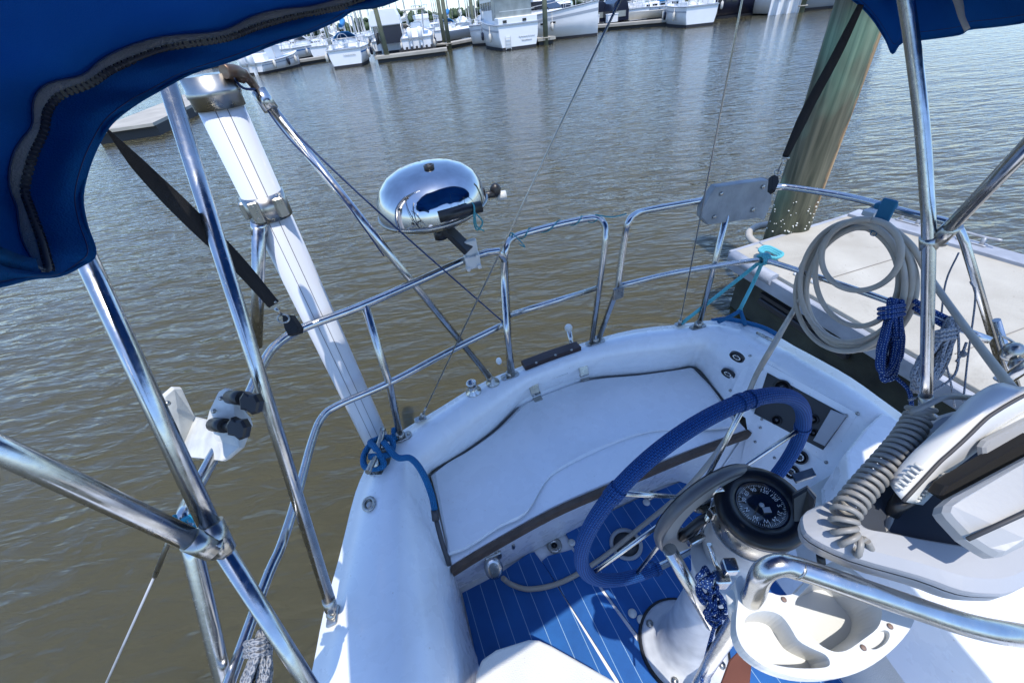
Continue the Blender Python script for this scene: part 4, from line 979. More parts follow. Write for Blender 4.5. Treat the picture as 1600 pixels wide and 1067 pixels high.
# right section
pr = thing('stern_rail', 'right tubular stainless stern rail running round the corner beside the dock', 'rail', Wz(935, 532, D))
rt = [Wz(965, 450, mz), Wz(976, 372, RZ - .08), rail(981, 350, RZ - .02), rail(990, 337), rail(1015, 328), rail(1110, 311), rail(1180, 298), rail(1212, 293), rail(1240, 294), rail(1330, 309), rail(1420, 333), rail(1475, 346), rail(1496, 356, RZ - .01), rail(1507, 378, RZ - .05)]
MB().tube([Wz(935, 530, D + .02)] + catmull(rt, 6) + [Wz(1572, 598, D + .02)], RR, 14).build('top_tube', STEEL, pr)
mt = [Wz(966, 447, mz), Wz(1060, 425, mz), Wz(1180, 407, mz), Wz(1200, 408, mz), Wz(1300, 440, mz), Wz(1400, 475, mz), Wz(1548, 532, mz)]
MB().tube(catmull(mt, 5), RR * .9, 14).build('mid_tube', STEEL, pr)
MB().tube([rail(1143, 306), Wz(1092, 508, D)], RR, 14).build('stanchion', STEEL, pr)
MB().tube([Wz(1557, 500, D + .35), Wz(1600, 640, D)], RR * .8, 14).build('stanchion', STEEL, pr)
foot(Wz(1090, 511, D + .006), BM, pr); foot(Wz(930, 535, D + .006), BM, pr, .10); foot(Wz(1574, 600, D + .006), AX, pr)
MB().box(Wz(966, 458, mz), (.05, .012, .055), BM, AX, bev=.004).build('gate_latch', STEELB, pr)
# fold-down stern seat/board on the right rail
bp0 = rail(1110, 311); bp1 = rail(1206, 290); bd_ = (bp1 - bp0).normalized(); bn = Z.cross(bd_); bn = bn if bn.dot(CAM - bp0) > 0 else -bn
ob = thing('motor_mount_board', 'weathered grey outboard mounting board clamped on the right stern rail', 'board', bp0)
o4 = [PL(x, y, bp0 + bn * .03, bn) for x, y in ((1119, 292), (1199, 281), (1208, 290), (1206, 318), (1194, 345), (1186, 341), (1106, 352), (1096, 340), (1097, 326), (1113, 300))]
MB().slab(o4, .035, bn, .004).build('board', BOARD, ob)
q = MB()
for px, py in ((1127, 303), (1192, 292), (1116, 339), (1176, 328)): q.lathe(PL(px, py, bp0 + bn * .0315, bn), bn, [(.009, 0), (.008, .004), (0, .005)], 12)
each(q, 'bolt', STEELB, ob)
q = MB(); q.box((bp0 + bp1) / 2 - bn * .02 + Z * .012, (.26, .05, .03), bd_, bn, bev=.004); q.build('clamp_block', BLACK, ob)

# ------------------------------------------------------------------ backstay
sp = K(1290, -673, .5)
bs = thing('backstay', 'split steel wire backstay, its two legs fixed to the white aft rim', 'rigging wire', Wz(657, 657, D))
for px, py in ((657, 655), (1062, 507)):
    f = Wz(px, py, D + .01); q = MB(); d = bx(f, sp)
    q.tube([f + d * .05, sp], .0024, 8); w_ = q.build('wire', STEELB, bs)
    q = MB(); q.box(f + Z * .004, (.05, .03, .006), BM, AX, bev=.008); q.tube([f, f + d * .035], .009, 10); q.tube([f + d * .03, f + d * .085], .0045, 10); q.blob(f + d * .03, .011, 8, 6); q.build('chainplate', STEELB, bs)
MB().tube([sp, sp + Vector((.1, -1.5, 4))], .003, 8).build('wire', STEELB, bs)

# ------------------------------------------------------------------ grill
gc = K(676, 319, 1.42); GRr = .186
gr = thing('boat_grill', 'polished stainless dome kettle grill hanging outboard of the stern rail', 'grill', gc - Z * .2)
tl = (Z * 1 + Vector((-.05, -.02, 0))).normalized()
MB().lathe(gc, tl, [(GRr, -.004), (GRr * 1.0, .0), (GRr * .99, .022), (GRr * .94, .056), (GRr * .83, .087), (GRr * .66, .110), (GRr * .44, .125), (GRr * .2, .132), (0, .133)], 64).build('dome_lid', CHROME, gr)
MB().lathe(gc, tl, [(GRr + .004, -.003), (GRr + .006, -.008), (GRr + .004, -.013), (GRr * .95, -.018), (GRr * .8, -.038), (GRr * .55, -.055), (GRr * .3, -.064), (0, -.066)], 64).build('bowl', STEELB, gr)
def ondome(px, py, h=.0):
    return PL(px, py, gc + tl * h, tl)
for px, py, hh in ((660, 289, .076), (0, 0, 0)):
    p = PL(px, py, gc + tl * hh, tl) if px else gc + tl * .123 + (CAM - gc).normalized() * .045 + RT * .02; nn = (p - gc + tl * .06).normalized() if px else tl; MB().lathe(p, nn, [(.016, -.008), (.017, .003), (.012, .004), (.011, 0), (0, 0)], 20).build('vent', BLACK, gr)
hs = (CAM - gc); hs.z = 0; hs.normalize(); hx = Z.cross(hs); hx = hx if hx.x > 0 else -hx
h1 = gc + hs * .188 + hx * .03 + Z * .022
o = MB().tube([h1 - hx * .02, h1 + hx * .115 - hs * .012 + Z * .006], .0175, 18).build('handle', BLACK, gr)
q = MB(); hk = gc + hx * (GRr + .02) - hs * .02 + Z * -.01
q.tube([gc + hx * GRr * .97, hk + hx * .02], .012, 10); q.blob(hk + hx * .018 + Z * .015, .02, 10, 6, (1, 1, 1.2)); q.build('regulator', BLACK, gr)
MB().lathe(hk + hx * .02 - Z * .012 - hs * .01, hx, [(.016, 0), (.016, .035), (0, .036)], 16).build('valve_knob', WHITEP, gr)
r = MB(); c_ = h1 + hx * .088 - hs * .01
r.tube([c_ + hs * math.cos(a) * .021 + Z * math.sin(a) * .021 + hx * .003 * math.sin(2 * a) for a in [k * PI / 6 for k in range(12)]], .0028, 6, closed=True)
r.tube([c_ + hs * .022, c_ + hs * .03 - Z * .03 + hx * .02, c_ + hs * .026 - Z * .055, c_ + hs * .024 - Z * .03 - hx * .006, c_ + hs * .022], .0025, 6, smooth=4)
r.tube([c_ + hs * .022, c_ + hs * .03 - Z * .04, c_ + hs * .03 - Z * .06 + hx * .02], .0025, 6, smooth=4)
tag(r.build('cyan_lashing', CYAN), 'cyan twine bow tied round the black grill handle', 'cord')
r0_ = rail(737, 403)
a0 = K(692, 352, 1.40); a1 = K(733, 392, 1.42)
u_ = bx(a0, a1); sx = u_.cross(Z).normalized(); q = MB(); q.box((a0 + a1) / 2, ((a1 - a0).length, .045, .022), u_, sx, bev=.004); q.build('mount_arm', BLACK, gr)
q = MB(); q.box(r0_ + Z * .03 + hs * .01, (.05, .02, .085), BM, hs, bev=.006); q.box(r0_ - Z * .005 + hs * .012, (.055, .035, .05), BM, hs, bev=.006)
for dx in (-.02, .02):
    for dz in (-.022, .018): q.cyl(r0_ + BM * dx + Z * dz, r0_ + BM * dx + Z * dz + hs * .04, .007, seg=10)
q.build('rail_clamp', mat('white_painted_alloy', (.6, .6, .58), .4, metal=.2), gr)
MB().tube([gc - tl * .09, gc - tl * .125], .025, 16).tube([K(722, 318, 1.3), K(716, 350, 1.36)], .002, 6).build('mount_post', BLACK, gr)

# ------------------------------------------------------------------ bimini
bim = thing('bimini', 'blue canvas bimini top on stainless tube bows overhead', 'bimini', (.3, .3, D))
low = [(-260, 470, .26), (-120, 468, .32), (0, 446, .395), (50, 434, .44), (92, 430, .49), (125, 415, .53), (148, 396, .545), (134, 350, .55), (128, 306, .555), (140, 255, .565), (160, 212, .575), (180, 186, .59), (215, 160, .61), (250, 140, .63), (300, 114, .65), (370, 92, .67), (430, 68, .68), (480, 52, .69), (530, 30, .70), (553, 16, .705), (600, 8, .71), (680, -25, .72), (800, -70, .75), (950, -90, .80), (1100, -90, .86), (1200, -60, .92), (1290, -25, .97), (1335, 2, 1.0), (1362, 28, 1.0), (1384, 62, 1.0), (1395, 84, .985), (1410, 67, .95), (1460, 60, .90), (1500, 54, .85), (1515, 46, .83), (1560, 41, .78), (1610, 33, .72), (1720, 5, .62), (1850, -20, .52)]
zip_ = [(-260, 330, .26), (-120, 350, .32), (-30, 400, .38), (20, 420, .43), (68, 425, .475), (66, 400, .50), (58, 370, .52), (44, 330, .53), (34, 295, .535), (46, 245, .54), (64, 205, .55), (70, 172, .555), (92, 146, .565), (138, 128, .58), (180, 102, .60), (262, 72, .64), (350, 58, .65), (400, 40, .66), (450, 26, .67), (500, 16, .68), (560, 0, .69), (650, -50, .70), (780, -110, .73), (930, -140, .78), (1100, -140, .84), (1210, -110, .90), (1300, -80, .94), (1345, -60, .96), (1375, -45, .96), (1395, -35, .96), (1420, -35, .94), (1450, -36, .92), (1475, -40, .88), (1485, -42, .84), (1500, -45, .82), (1550, -50, .77), (1600, -60, .71), (1710, -80, .61), (1840, -110, .5)]
kk = lambda a: a[2] * (1 + .20 * max(0, min(1, (a[0] - 200) / 330)))
Lp = catmull([K(a[0], a[1], kk(a)) for a in low], 4); Zp = catmull([K(a[0], a[1], kk(a)) for a in zip_], 4); N = len(Lp)
out = lambda i: (Zp[i] - Lp[i]).normalized()
rows = []
for r_ in range(9):
    f = r_ / 8; row = []
    for i in range(N):
        p = Lp[i].lerp(Zp[i], f); tocam = (CAM - p).normalized()
        fold = .010 * noise.noise(Vector((i * .16, f * 1.6, 0))) + .006 * math.sin(i * .55 + f * 2) * (1 - f)
        row.append(p + tocam * (fold * math.sin(PI * min(1, .25 + f * .75)) + .012 * math.sin(PI * f)))
    rows.append(row)
MB().grid(rows).build('valance', CANVAS, bim, solid=.0015)
MB().tube(Lp, .0022, 6).build('hem', CANVAS, bim)
MB().tube([p + (CAM - p).normalized() * .001 for p in rows[1]], .0007, 5).build('seam_stitch', NAVY, bim)
# zipper: tape then teeth, laid along the join
def band(i0, i1, f0, f1, lift): return [[(Zp[i].lerp(Lp[i], f) + (CAM - Zp[i]).normalized() * lift) for i in range(i0, i1)] for f in (f0, (f0 + f1) / 2, f1)]
i0, i1 = 4 * 4, 21 * 4
wid = []
for i in range(i0, i1): wid.append((Lp[i] - Zp[i]).length)
tp_, te = [], []
def tang(i): return (Zp[min(i + 1, N - 1)] - Zp[max(i - 1, 0)]).normalized()
ra, rb_, rc_ = [], [], []
for i in range(i0, i1):
    c_ = Zp[i]; tcm = (CAM - c_).normalized(); s_ = tcm.cross(tang(i)).normalized(); s_ = s_ if s_.dot(Lp[i] - c_) > 0 else -s_
    wv = .004 * math.sin(i * .55 + 1)
    ra.append(c_ - s_ * (.0105 + wv * .6) + tcm * .004); rb_.append(c_ + tcm * .0055); rc_.append(c_ + s_ * .003 + tcm * .0055)
zt = MB().grid([ra, rb_, rc_]).build('zipper_tape', TAPE, bim, solid=.001)
MB().tube([p + Vector((0, 0, 0)) for p in ra], .0014, 5).build('seam_piping', NAVY, zt)
te = MB(); zz = catmull(rc_, 1); cl_ = MB()
cum = 0; nxt = 0; j = 0
dense = catmull(rc_, 6)
for a, b_ in zip(dense, dense[1:]):
    cum += (b_ - a).length
    if cum >= nxt:
        nxt += .0066; t_ = (b_ - a).normalized(); tcm = (CAM - a).normalized(); s_ = tcm.cross(t_)
        te.box(a + tcm * .003 + s_ * .0002, (.0040, .0092, .003), t_, s_); j += 1
te.build('zipper_teeth', BLACK, zt)
MB().tube([p + (CAM - p).normalized() * .0005 for p in rc_], .004, 6).build('zipper_cord', SEAM, zt)
# roof: from the zipper line forward over the camera
Zq = []
for i in range(N):
    tcm = (CAM - Zp[i]).normalized(); s_ = tcm.cross(tang(i)).normalized(); s_ = s_ if s_.dot(Lp[i] - Zp[i]) > 0 else -s_
    Zq.append(Zp[i] - s_ * .015)
x0 = min(p.x for p in Zp); x1 = max(p.x for p in Zp)
rows = [list(Zp)]
NS = 14
for s_ in range(NS + 1):
    f = s_ / NS; row = []
    for i in range(N):
        zp = Zq[i]; t_ = i / (N - 1); u = (zp.x - x0) / (x1 - x0)
        # unseen forward edge, bent and widened to steer its shade over pod and coaming
        LL = max(.2, (zp.y + .15 - .36 * zp.x + .26 * max(0, 1 - abs(zp.x - .62) / .24)) / 1.058); rs = max(0, (t_ - .62) / .38); rs = rs * rs * (3 - 2 * rs)
        ang = PI * (1 - t_); fx = .30 + 1.02 * math.copysign(abs(math.cos(ang)) ** .7, math.cos(ang)); fz = 2.06 + .48 * abs(math.sin(ang)) ** .5
        fp = Vector((fx, -.78 + .62 * (fx + .7) / 2.0, fz))
        fp = zp + Vector((.30, -.95, 0)) * LL + Vector((.32 * rs, .34 * rs, .06))
        p = zp.lerp(fp, f) + Vector((.30 * rs * math.sin(PI * f), 0, 0)); bul = .10 * math.sin(PI * f) * abs(math.sin(ang)) ** .6
        # keep side panels from crossing the view
        p.z += bul
        p += (p - CAM).normalized() * .006 * noise.noise(Vector((i * .12, f * 5, 3)))
        row.append(p)
    rows.append(row)
MB().grid(rows).build('roof_canvas', CANVAS, bim, solid=.002)
# small grey webbing strip at right of valance
q = MB(); a = [K(1478, -20, .855), K(1490, 5, .853), K(1497, 28, .852), K(1507, 50, .85)]; b_ = [K(1495, -22, .845), K(1505, 3, .845), K(1508, 25, .845), K(1516, 44, .842)]
q.grid([catmull(a, 3), catmull(b_, 3)]); q.build('zipper_tape', TAPE, bim, solid=.002)
# bows
TR = .0143
def tube_thing(): pass
q = MB(); q.tube([K(112, 355, .69), K(135, 405, .645), K(340, 848, .665)], .0150, 18); q.build('bow_tube', STEEL, bim)
q = MB(); q.tube([K(338, 842, .663), K(478, 1062, .745), K(560, 1190, .80)], .0138, 18); q.build('bow_tube', STEEL, bim)
q = MB(); q.tube([K(328, 818, .66), K(349, 862, .67)], .0185, 18); q.tube([K(346, 856, .67) , K(322, 850, .66)], .0125, 14); q.tube([K(296, 842, .63), K(334, 858, .655)], .0175, 16)
q.cyl(K(340, 846, .65), K(346, 868, .66), .007); q.build('hinge_fitting', STEELB, bim)
q = MB(); q.tube([K(-260, 590, .42), K(0, 702, .515), K(318, 852, .645)], .0158, 18); q.build('bow_tube', STEEL, bim)
q = MB(); q.tube([K(255, 108, .72), K(517, 945, 1.12)], .0150, 18); o = q.build('support_tube', STEEL, bim)
q = MB(); f = Wz(520, 962, D + .01); q.tube([K(513, 935, 1.11), K(517, 950, 1.125)], .0165, 16); q.tube([K(517, 945, 1.12), f], .009, 10); q.box(f, (.05, .03, .012), BM * .2 + AX, BM, bev=.006); q.blob(f + Z * .012, .014, 10, 6); q.build('deck_socket', STEELB, bim)
q = MB(); q.tube([K(290, 815, .735), K(302, 866, .735), K(350, 1067, .84), K(385, 1200, .9)], .0155, 18); q.build('support_tube', STEEL, bim)
q = MB(); q.tube([K(1412, -20, .90), K(1425, 65, .93), K(1440, 190, .97), K(1448, 300, 1.01), K(1451, 380, 1.05), K(1447, 622, 1.24)], .0143, 18, smooth=5); q.build('bow_tube', STEEL, bim)
q = MB(); q.tube([K(1451, 370, 1.045), K(1451, 388, 1.06)], .0185, 18); q.box(K(1463, 376, 1.05), (.05, .018, .03), RT, fw, bev=.006); q.tube([K(1466, 374, 1.04), K(1492, 350, 1.0)], .0185, 16); q.build('hinge_fitting', STEELB, bim)
q = MB(); q.tube([K(1480, 360, 1.02), K(1600, 235, .76), K(1700, 130, .62)], .0143, 18); q.build('bow_tube', STEEL, bim)
q = MB(); q.tube([K(1447, 618, 1.235), K(1447, 650, 1.27)], .0175, 16); q.box(Wz(1452, 652, D + .05), (.09, .05, .02), AX, BM, bev=.008); q.build('deck_socket', STEELB, bim)

# straps
def strap(label, pts, wds, dirs):
    P = catmull(pts, 8); n_ = len(P); a, b_ = [], []
    for i, p in enumerate(P):
        f = i / (n_ - 1); k = f * (len(wds) - 1); j = min(int(k), len(wds) - 2); w_ = wds[j] + (wds[j + 1] - wds[j]) * (k - j)
        t_ = (P[min(i + 1, n_ - 1)] - P[max(i - 1, 0)]).normalized(); s_ = (CAM - p).cross(t_).normalized()
        a.append(p + s_ * w_ / 2); b_.append(p - s_ * w_ / 2)
    t = thing('tie_down_strap', label, 'strap', P[-1]); MB().grid([a, b_]).build('webbing', WEB, t, solid=.002); return t
s1 = strap('black webbing strap from the left canvas corner down to the side rail', [K(168, 204, .585), K(228, 270, .70), K(300, 342, .78), K(370, 410, .88), K(428, 476, .98)], [.004, .022, .032, .034, .030, .026], 0)
q = MB(); q.tube([K(418, 478, .98), K(432, 470, .98)], .004, 8); q.tube([K(430, 482, .985), K(440, 492, 1.0)], .004, 8)
q.tube([K(443, 498, 1.0) + RT * math.cos(a) * .014 + UP * math.sin(a) * .010 for a in [k * PI / 8 for k in range(16)]], .0022, 6, closed=True); q.build('snap_hook', STEELB, s1)
q = MB(); q.slab([K(x, y, 1.03) for x, y in ((440, 492), (452, 492), (466, 512), (465, 520), (450, 525), (443, 512))], .03, bev=.003); q.build('rail_loop', WEB, s1)
s2_ = strap('black webbing strap across the big pile, from right canvas corner to rail', [K(1345, 8, 1.0), K(1305, 90, 1.12), K(1262, 170, 1.28), K(1227, 245, 1.44)], [.014, .022, .026, .03, .02], 0)
q = MB(); q.tube([K(1222, 246, 1.44), K(1233, 248, 1.44)], .004, 8); q.tube([K(1224, 250, 1.45), K(1216, 268, 1.5), K(1218, 275, 1.52)], .0028, 6, smooth=3); q.tube([K(1215, 270, 1.5) + RT * math.cos(a) * .012 + UP * math.sin(a) * .010 for a in [k * PI / 8 for k in range(16)]], .0022, 6, closed=True); q.build('snap_hook', STEELB, s2_)
q = MB(); q.slab([K(x, y, 1.58) for x, y in ((1208, 274), (1216, 272), (1218, 284), (1211, 300), (1206, 296))], .03, bev=.003); q.build('rail_loop', WEB, s2_)

# left wire with turnbuckle
t = thing('lifeline_wire', 'taut steel wire hanging below the left tube joint, over the water', 'wire', K(165, 1067, 1.1))
MB().tube([K(292, 780, .83), K(262, 850, .86), K(242, 900, .89)], .0052, 10).build('turnbuckle', STEELB, t)
MB().tube([K(242, 898, .89), K(160, 1080, 1.02), K(100, 1210, 1.1)], .0026, 8).build('wire', GALV, t)
r = MB(); c_ = K(297, 818, .70)
r.tube([K(272, 806, .72), K(276, 818, .71), K(284, 815, .70), K(292, 808, .70)], .0042, 8, smooth=4); r.tube([K(298, 812, .69), K(308, 815, .68), K(312, 828, .68), K(306, 836, .69)], .0042, 8, smooth=4)
r.tube([K(288, 812, .70), K(300, 806, .69), K(308, 818, .685), K(296, 826, .70), K(288, 816, .70)], .0036, 8, smooth=4)
tag(r.build('lashing', rope_mat('teal_rope', (.02, .35, .55), (.05, .45, .65), 110)), 'short bright blue lashing knotted behind the left tube joint', 'rope')
# white U bracket on left rail
WB = mat('weathered_white_plastic', (.62, .62, .58), .5, var=.35, vscale=18, bump=.1)
ub = thing('motor_bracket', 'white U-shaped plastic bracket clamped outboard of the left rail', 'bracket', K(310, 700, .95))
def plate(pts, th, nm, n=None): return MB().slab(pts, th, n, bev=.003).build(nm, WB, ub)
plate([K(x, y, k) for x, y, k in ((251, 634, .90), (258, 618, .90), (272, 606, .91), (284, 606, .92), (288, 614, .93), (306, 652, .97), (318, 660, 1.0), (296, 700, .98), (288, 712, .96))], .012, 'outer_plate')
plate([K(x, y, k) for x, y, k in ((300, 650, .98), (324, 656, .93), (346, 680, .86), (352, 716, .84), (345, 720, .84), (292, 714, .93), (286, 690, .96))], .012, 'floor_plate')
plate([K(x, y, k) for x, y, k in ((322, 656, .87), (326, 640, .86), (340, 612, .86), (350, 606, .86), (358, 610, .855), (366, 630, .85), (385, 654, .85), (388, 664, .85), (374, 700, .83), (352, 718, .83), (336, 690, .86))], .014, 'inner_plate')
q = MB()
for px, py in ((262, 630),): q.lathe(K(px, py, .895), (CAM - K(px, py, .9)).normalized(), [(.006, 0), (.005, .004), (0, .004)], 10)
for px, py in ((345, 622), (334, 642)): q.lathe(K(px, py, .85), (CAM - K(px, py, .86)).normalized(), [(.005, 0), (.004, .003), (0, .003)], 10)
each(q, 'bolt', STEELB, ub)
for (x, y), (x2, y2), (x3, y3) in (((360, 620), (380, 622), (387, 630)), ((334, 663), (352, 665), (367, 670))):
    q = MB(); q.tube([K(x, y, .85), K(x2, y2, .80)], .014, 14); q.tube([K(x2, y2, .80), K(x3, y3, .775)], .007, 10)
    c0_ = K(x3, y3, .765)
    q.slab([c0_ + RT * a * .02 + UP * b2 * .02 for a, b2 in ((-.9, .4), (-.5, 1), (0, .75), (.6, .8), (1, .1), (.8, -.9), (.3, -1.1), (-.2, -.7), (-.8, -.6))], .022, bev=.004)
    q.build('clamp_knob', BLACK, ub)
# rope coil, lower left
def coil(label, cx, cy, k0, rx, ry, n_, r_, m, tilt=0, dk=.05, name='rope_coil', jit=4, wrap=None):
    q = MB(); n_ = int(n_ * 1.6)
    for l_ in range(n_):
        rnd = random.Random(l_ * 7 + 3); pts = []
        wx = rx * rnd.uniform(.30, 1.0); hy = ry * rnd.uniform(.82, 1.05); ex = rnd.uniform(-jit, jit); sw = rnd.uniform(-.35, .35)
        for k in range(16):
            a = 2 * PI * k / 16; v = math.sin(a); x = math.cos(a) * wx * (.55 + .45 * v) + ex + sw * wx * v + rnd.uniform(-1, 1); y = v * hy + (ry - hy) * -.8
            X = x * math.cos(tilt) - y * math.sin(tilt); Y = x * math.sin(tilt) + y * math.cos(tilt)
            pts.append(K(cx + X, cy + Y, k0 + dk * (l_ / n_ - .5) * (.6 + .4 * v) + .01 * math.cos(a + l_)))
        q.tube(pts, r_, 8, smooth=4, closed=True)
    if wrap:
        for (x0_, y0_, x1_, y1_) in wrap:
            c_ = K((x0_ + x1_) / 2, (y0_ + y1_) / 2, k0); e = (K(x1_, y1_, k0) - K(x0_, y0_, k0)) / 2; d_ = (CAM - c_).normalized() * (dk * .5 + .012)
            for o_ in range(3): q.tube([c_ + e * math.cos(a) + d_ * math.sin(a) + UP * r_ * 2 * (o_ - 1) for a in [k * PI / 8 for k in range(16)]], r_, 8, closed=True)
    return tag(q.build(name, m), label, 'rope coil')
coil('grey and white rope hank tied to the left rail at the bottom edge', 402, 1050, .78, 30, 62, 7, .0055, GREYR, .25, .07, wrap=[(384, 1014, 420, 1008)])
coil('navy flecked rope hank hanging from the mid rail under the hose coil', 1392, 530, 1.42, 27, 62, 7, .0075, BLUER2, .15, .09, wrap=[(1374, 490, 1412, 484)])
coil('grey rope hank hanging beside the right bow tube, right of the blue one', 1462, 555, 1.32, 30, 62, 8, .0065, GREYR, .55, .08, wrap=[(1454, 527, 1494, 520)])
q = MB()
q.tube([K(1494, 500, 1.3), K(1498, 540, 1.3), K(1492, 585, 1.3), K(1455, 612, 1.28), K(1420, 625, 1.25)], .0035, 6, smooth=5)
q.tube([K(1516, 440, 1.35), K(1524, 465, 1.35), K(1512, 560, 1.35), K(1505, 628, 1.3)], .0028, 6, smooth=5)
q.tube([K(1498, 395, 1.42), K(1478, 440, 1.42), K(1470, 500, 1.42)], .0028, 6, smooth=5)
q.tube([K(1478, 568, 1.3), K(1486, 600, 1.3), K(1492, 636, 1.3)], .003, 6, smooth=3)
q.tube([K(1494, 565, 1.3), K(1503, 553, 1.3), K(1510, 535, 1.3)], .004, 6, smooth=3); q.blob(K(1504, 553, 1.3), .011, 8, 6)
tag(q.build('loose_line', GREYR), 'loose thin grey lines dangling between the right rail tubes', 'rope')
q = MB(); q.tube([K(1400, 590, 1.35), K(1420, 610, 1.33), K(1425, 640, 1.3)], .006, 8, smooth=4); tag(q.build('blue_line', BLUER2), 'short navy flecked rope tail hanging below the blue hank', 'rope'); q = MB(); q.tube([K(1428, 470, 1.4), K(1455, 485, 1.36), K(1485, 500, 1.33)], .0085, 8, smooth=4); q.tube([K(1428, 480, 1.4), K(1455, 497, 1.36), K(1480, 512, 1.33)], .0085, 8, smooth=4)
tag(q.build('blue_line', BLUER2), 'double navy flecked line leading right behind the bow tube from the blue hank', 'rope')
# far right deck hardware cluster
q = MB(); c_ = K(1582, 550, 1.30)
q.blob(c_, .028, 10, 8, (1, 1, 1.2)); q.blob(K(1592, 570, 1.28), .024, 10, 8); q.tube([K(1570, 556, 1.3), K(1562, 525, 1.32), K(1590, 540, 1.3), K(1600, 560, 1.3)], .004, 6, smooth=4); q.tube([K(1584, 575, 1.29), K(1578, 590, 1.28)], .007, 8)
tag(q.build('shackle_block', STEELB), 'small shackle and block at the right edge beside the rail foot', 'block')
t = thing('lower_bow_tube', 'stainless tube crossing the far right edge behind the radio handset', 'tube', K(1600, 590, 1.2)); MB().tube([K(1568, 596, 1.2), K(1640, 548, 1.1)], .015, 16).build('tube', STEEL, t)

# ------------------------------------------------------------------ hose
hr0 = rail(1372, 330); hd = (rail(1420, 333) - rail(1330, 309)).normalized(); hn_ = Z.cross(hd); hn_ = hn_ if hn_.dot(CAM - hr0) > 0 else -hn_
q = MB(); pts = []
def hp(px, py, o_): return PL(px, py, hr0 + hn_ * o_, hn_)
loops = [(1335, 443, 92, 100, .02), (1344, 436, 78, 90, .05), (1326, 446, 84, 100, .08), (1338, 455, 94, 98, .035), (1348, 446, 80, 92, .06), (1330, 450, 74, 96, .025), (1346, 398, 62, 56, .10)]
for li, (cx, cy, rx, ry, o_) in enumerate(loops):
    for k in range(16):
        a = -PI * .32 + 2 * PI * k / 16; ox = loops[min(li + 1, 6)]; f = k / 16
        cx2 = cx + (ox[0] - cx) * f; cy2 = cy + (ox[1] - cy) * f; rx2 = rx + (ox[2] - rx) * f; ry2 = ry + (ox[3] - ry) * f; o2 = o_ + (ox[4] - o_) * f
        sk = .25 * (math.sin(a)) * rx2
        pts.append(hp(cx2 + math.cos(a) * rx2 - sk * .35, cy2 + math.sin(a) * ry2, o2))
q.tube(pts, .0098, 12, smooth=4)
q.tube([hp(1385, 350, .05), hp(1425, 385, .05), K(1452, 432, 1.36), K(1500, 500, 1.2), K(1545, 560, 1.0), K(1585, 612, .85)], .0098, 12, smooth=5)
q.tube([hp(1255, 460, .06), hp(1236, 492, .06), K(1205, 545, 1.50), pf(1182, 585, .06), pf(1166, 622, .06), Wz(1138, 680, LZ + .05), Wz(1100, 733, LZ + .03), Wz(1060, 775, LZ - .12), Wz(1000, 824, SZ + .05), Wz(940, 872, SZ + .014), Wz(880, 908, SZ + .014), Wz(830, 920, SZ + .014), Wz(800, 913, SZ + .03), Wz(786, 903, SZ + .10)], .0105, 12, smooth=6)
tag(q.build('water_hose', HOSE), 'beige hose coiled on the right stern rail, its tail running down into the cockpit', 'hose')
q = MB(); q.box(hp(1380, 338, .05), (.045, .012, .115), hd, hn_, bev=.005); q.box(hp(1384, 322, .02) + Z * .0, (.05, .05, .02), hd, hn_, bev=.006); q.tube([hp(1366, 356, .06), hp(1360, 366, .06), hp(1368, 368, .06), hp(1373, 358, .06)], .002, 6, smooth=3)
tag(q.build('hose_strap', mat('blue_velcro', (.012, .12, .22), .8, bump=.3, bscale=300)), 'blue strap holding the hose coil on the top rail', 'strap')
tag(MB().box(hp(1362, 332, -.03), (.04, .05, .02), hd, hn_, bev=.004).box(hp(1362, 338, -.03), (.02, .02, .05), hd, hn_, bev=.004).build('rail_clip', WHITEP), 'small white clip on the top rail left of the blue strap', 'clip')
# dock lines
q = MB(); kn = Wz(1193, 405, mz)
q.tube([Wz(1064, 506, D + .02), K(1130, 455, 1.95), kn], .0085, 10, smooth=4)
q.tube([kn, K(1178, 440, 2.0), K(1156, 484, 1.95)], .0085, 10, smooth=4); q.blob(K(1156, 486, 1.95), .014, 8, 6)
for a in range(3): q.tube([kn + BM * .012 * (a - 1) + (AX * math.cos(t_) + Z * math.sin(t_)) * .02 for t_ in [k * PI / 6 for k in range(12)]], .008, 8, closed=True)
tag(q.build('cyan_dock_line', CYAN), 'pale cyan line tied over the mid rail near the dock corner', 'rope')
q = MB(); 
q.tube([K(1156, 486, 1.94), K(1140, 495, 1.93), Wz(1123, 503, D + .02)], .009, 10, smooth=3); q.tube([K(1157, 486, 1.94), K(1162, 500, 1.94), Wz(1165, 512, D - .04)], .009, 10, smooth=3)
for o_ in (0, .02, .04): q.tube([Wz(1120, 502, D + .01) + Z * (-.02 - o_) + AX * .03, Wz(1150, 508, D) + AX * .05 - Z * o_ * .8, Wz(1180, 514, D) + BM * .03 - Z * o_ * .8, Wz(1212, 530, D) + BM * .03 - Z * o_ * .7], .013, 10, smooth=5)
tag(q.build('blue_dock_line', BLUER), 'thick blue dock line lying along the right stern corner', 'rope')
cl1 = cleat('steel cleat under a blue rope at the left stern corner', Wz(597, 722, D + .012), Wz(585, 760, D) - Wz(608, 690, D), .19, STEELB, s=1.5)
q = MB(); c_ = Wz(594, 712, D + .03); aa = (Wz(585, 760, D) - Wz(608, 690, D)).normalized(); bb = Z.cross(aa)
def cp(a, b2, h): return Wz(597, 722, D) + aa * a + bb * b2 + Z * h
q.tube([cp(-.10, .04, .02), cp(-.06, -.02, .06), cp(0, -.05, .055), cp(.055, -.03, .05), cp(.05, .035, .05), cp(0, .0, .085), cp(-.05, -.04, .06), cp(-.06, .035, .06), cp(0, .045, .05), cp(.04, -.01, .09)], .0115, 12, smooth=6)
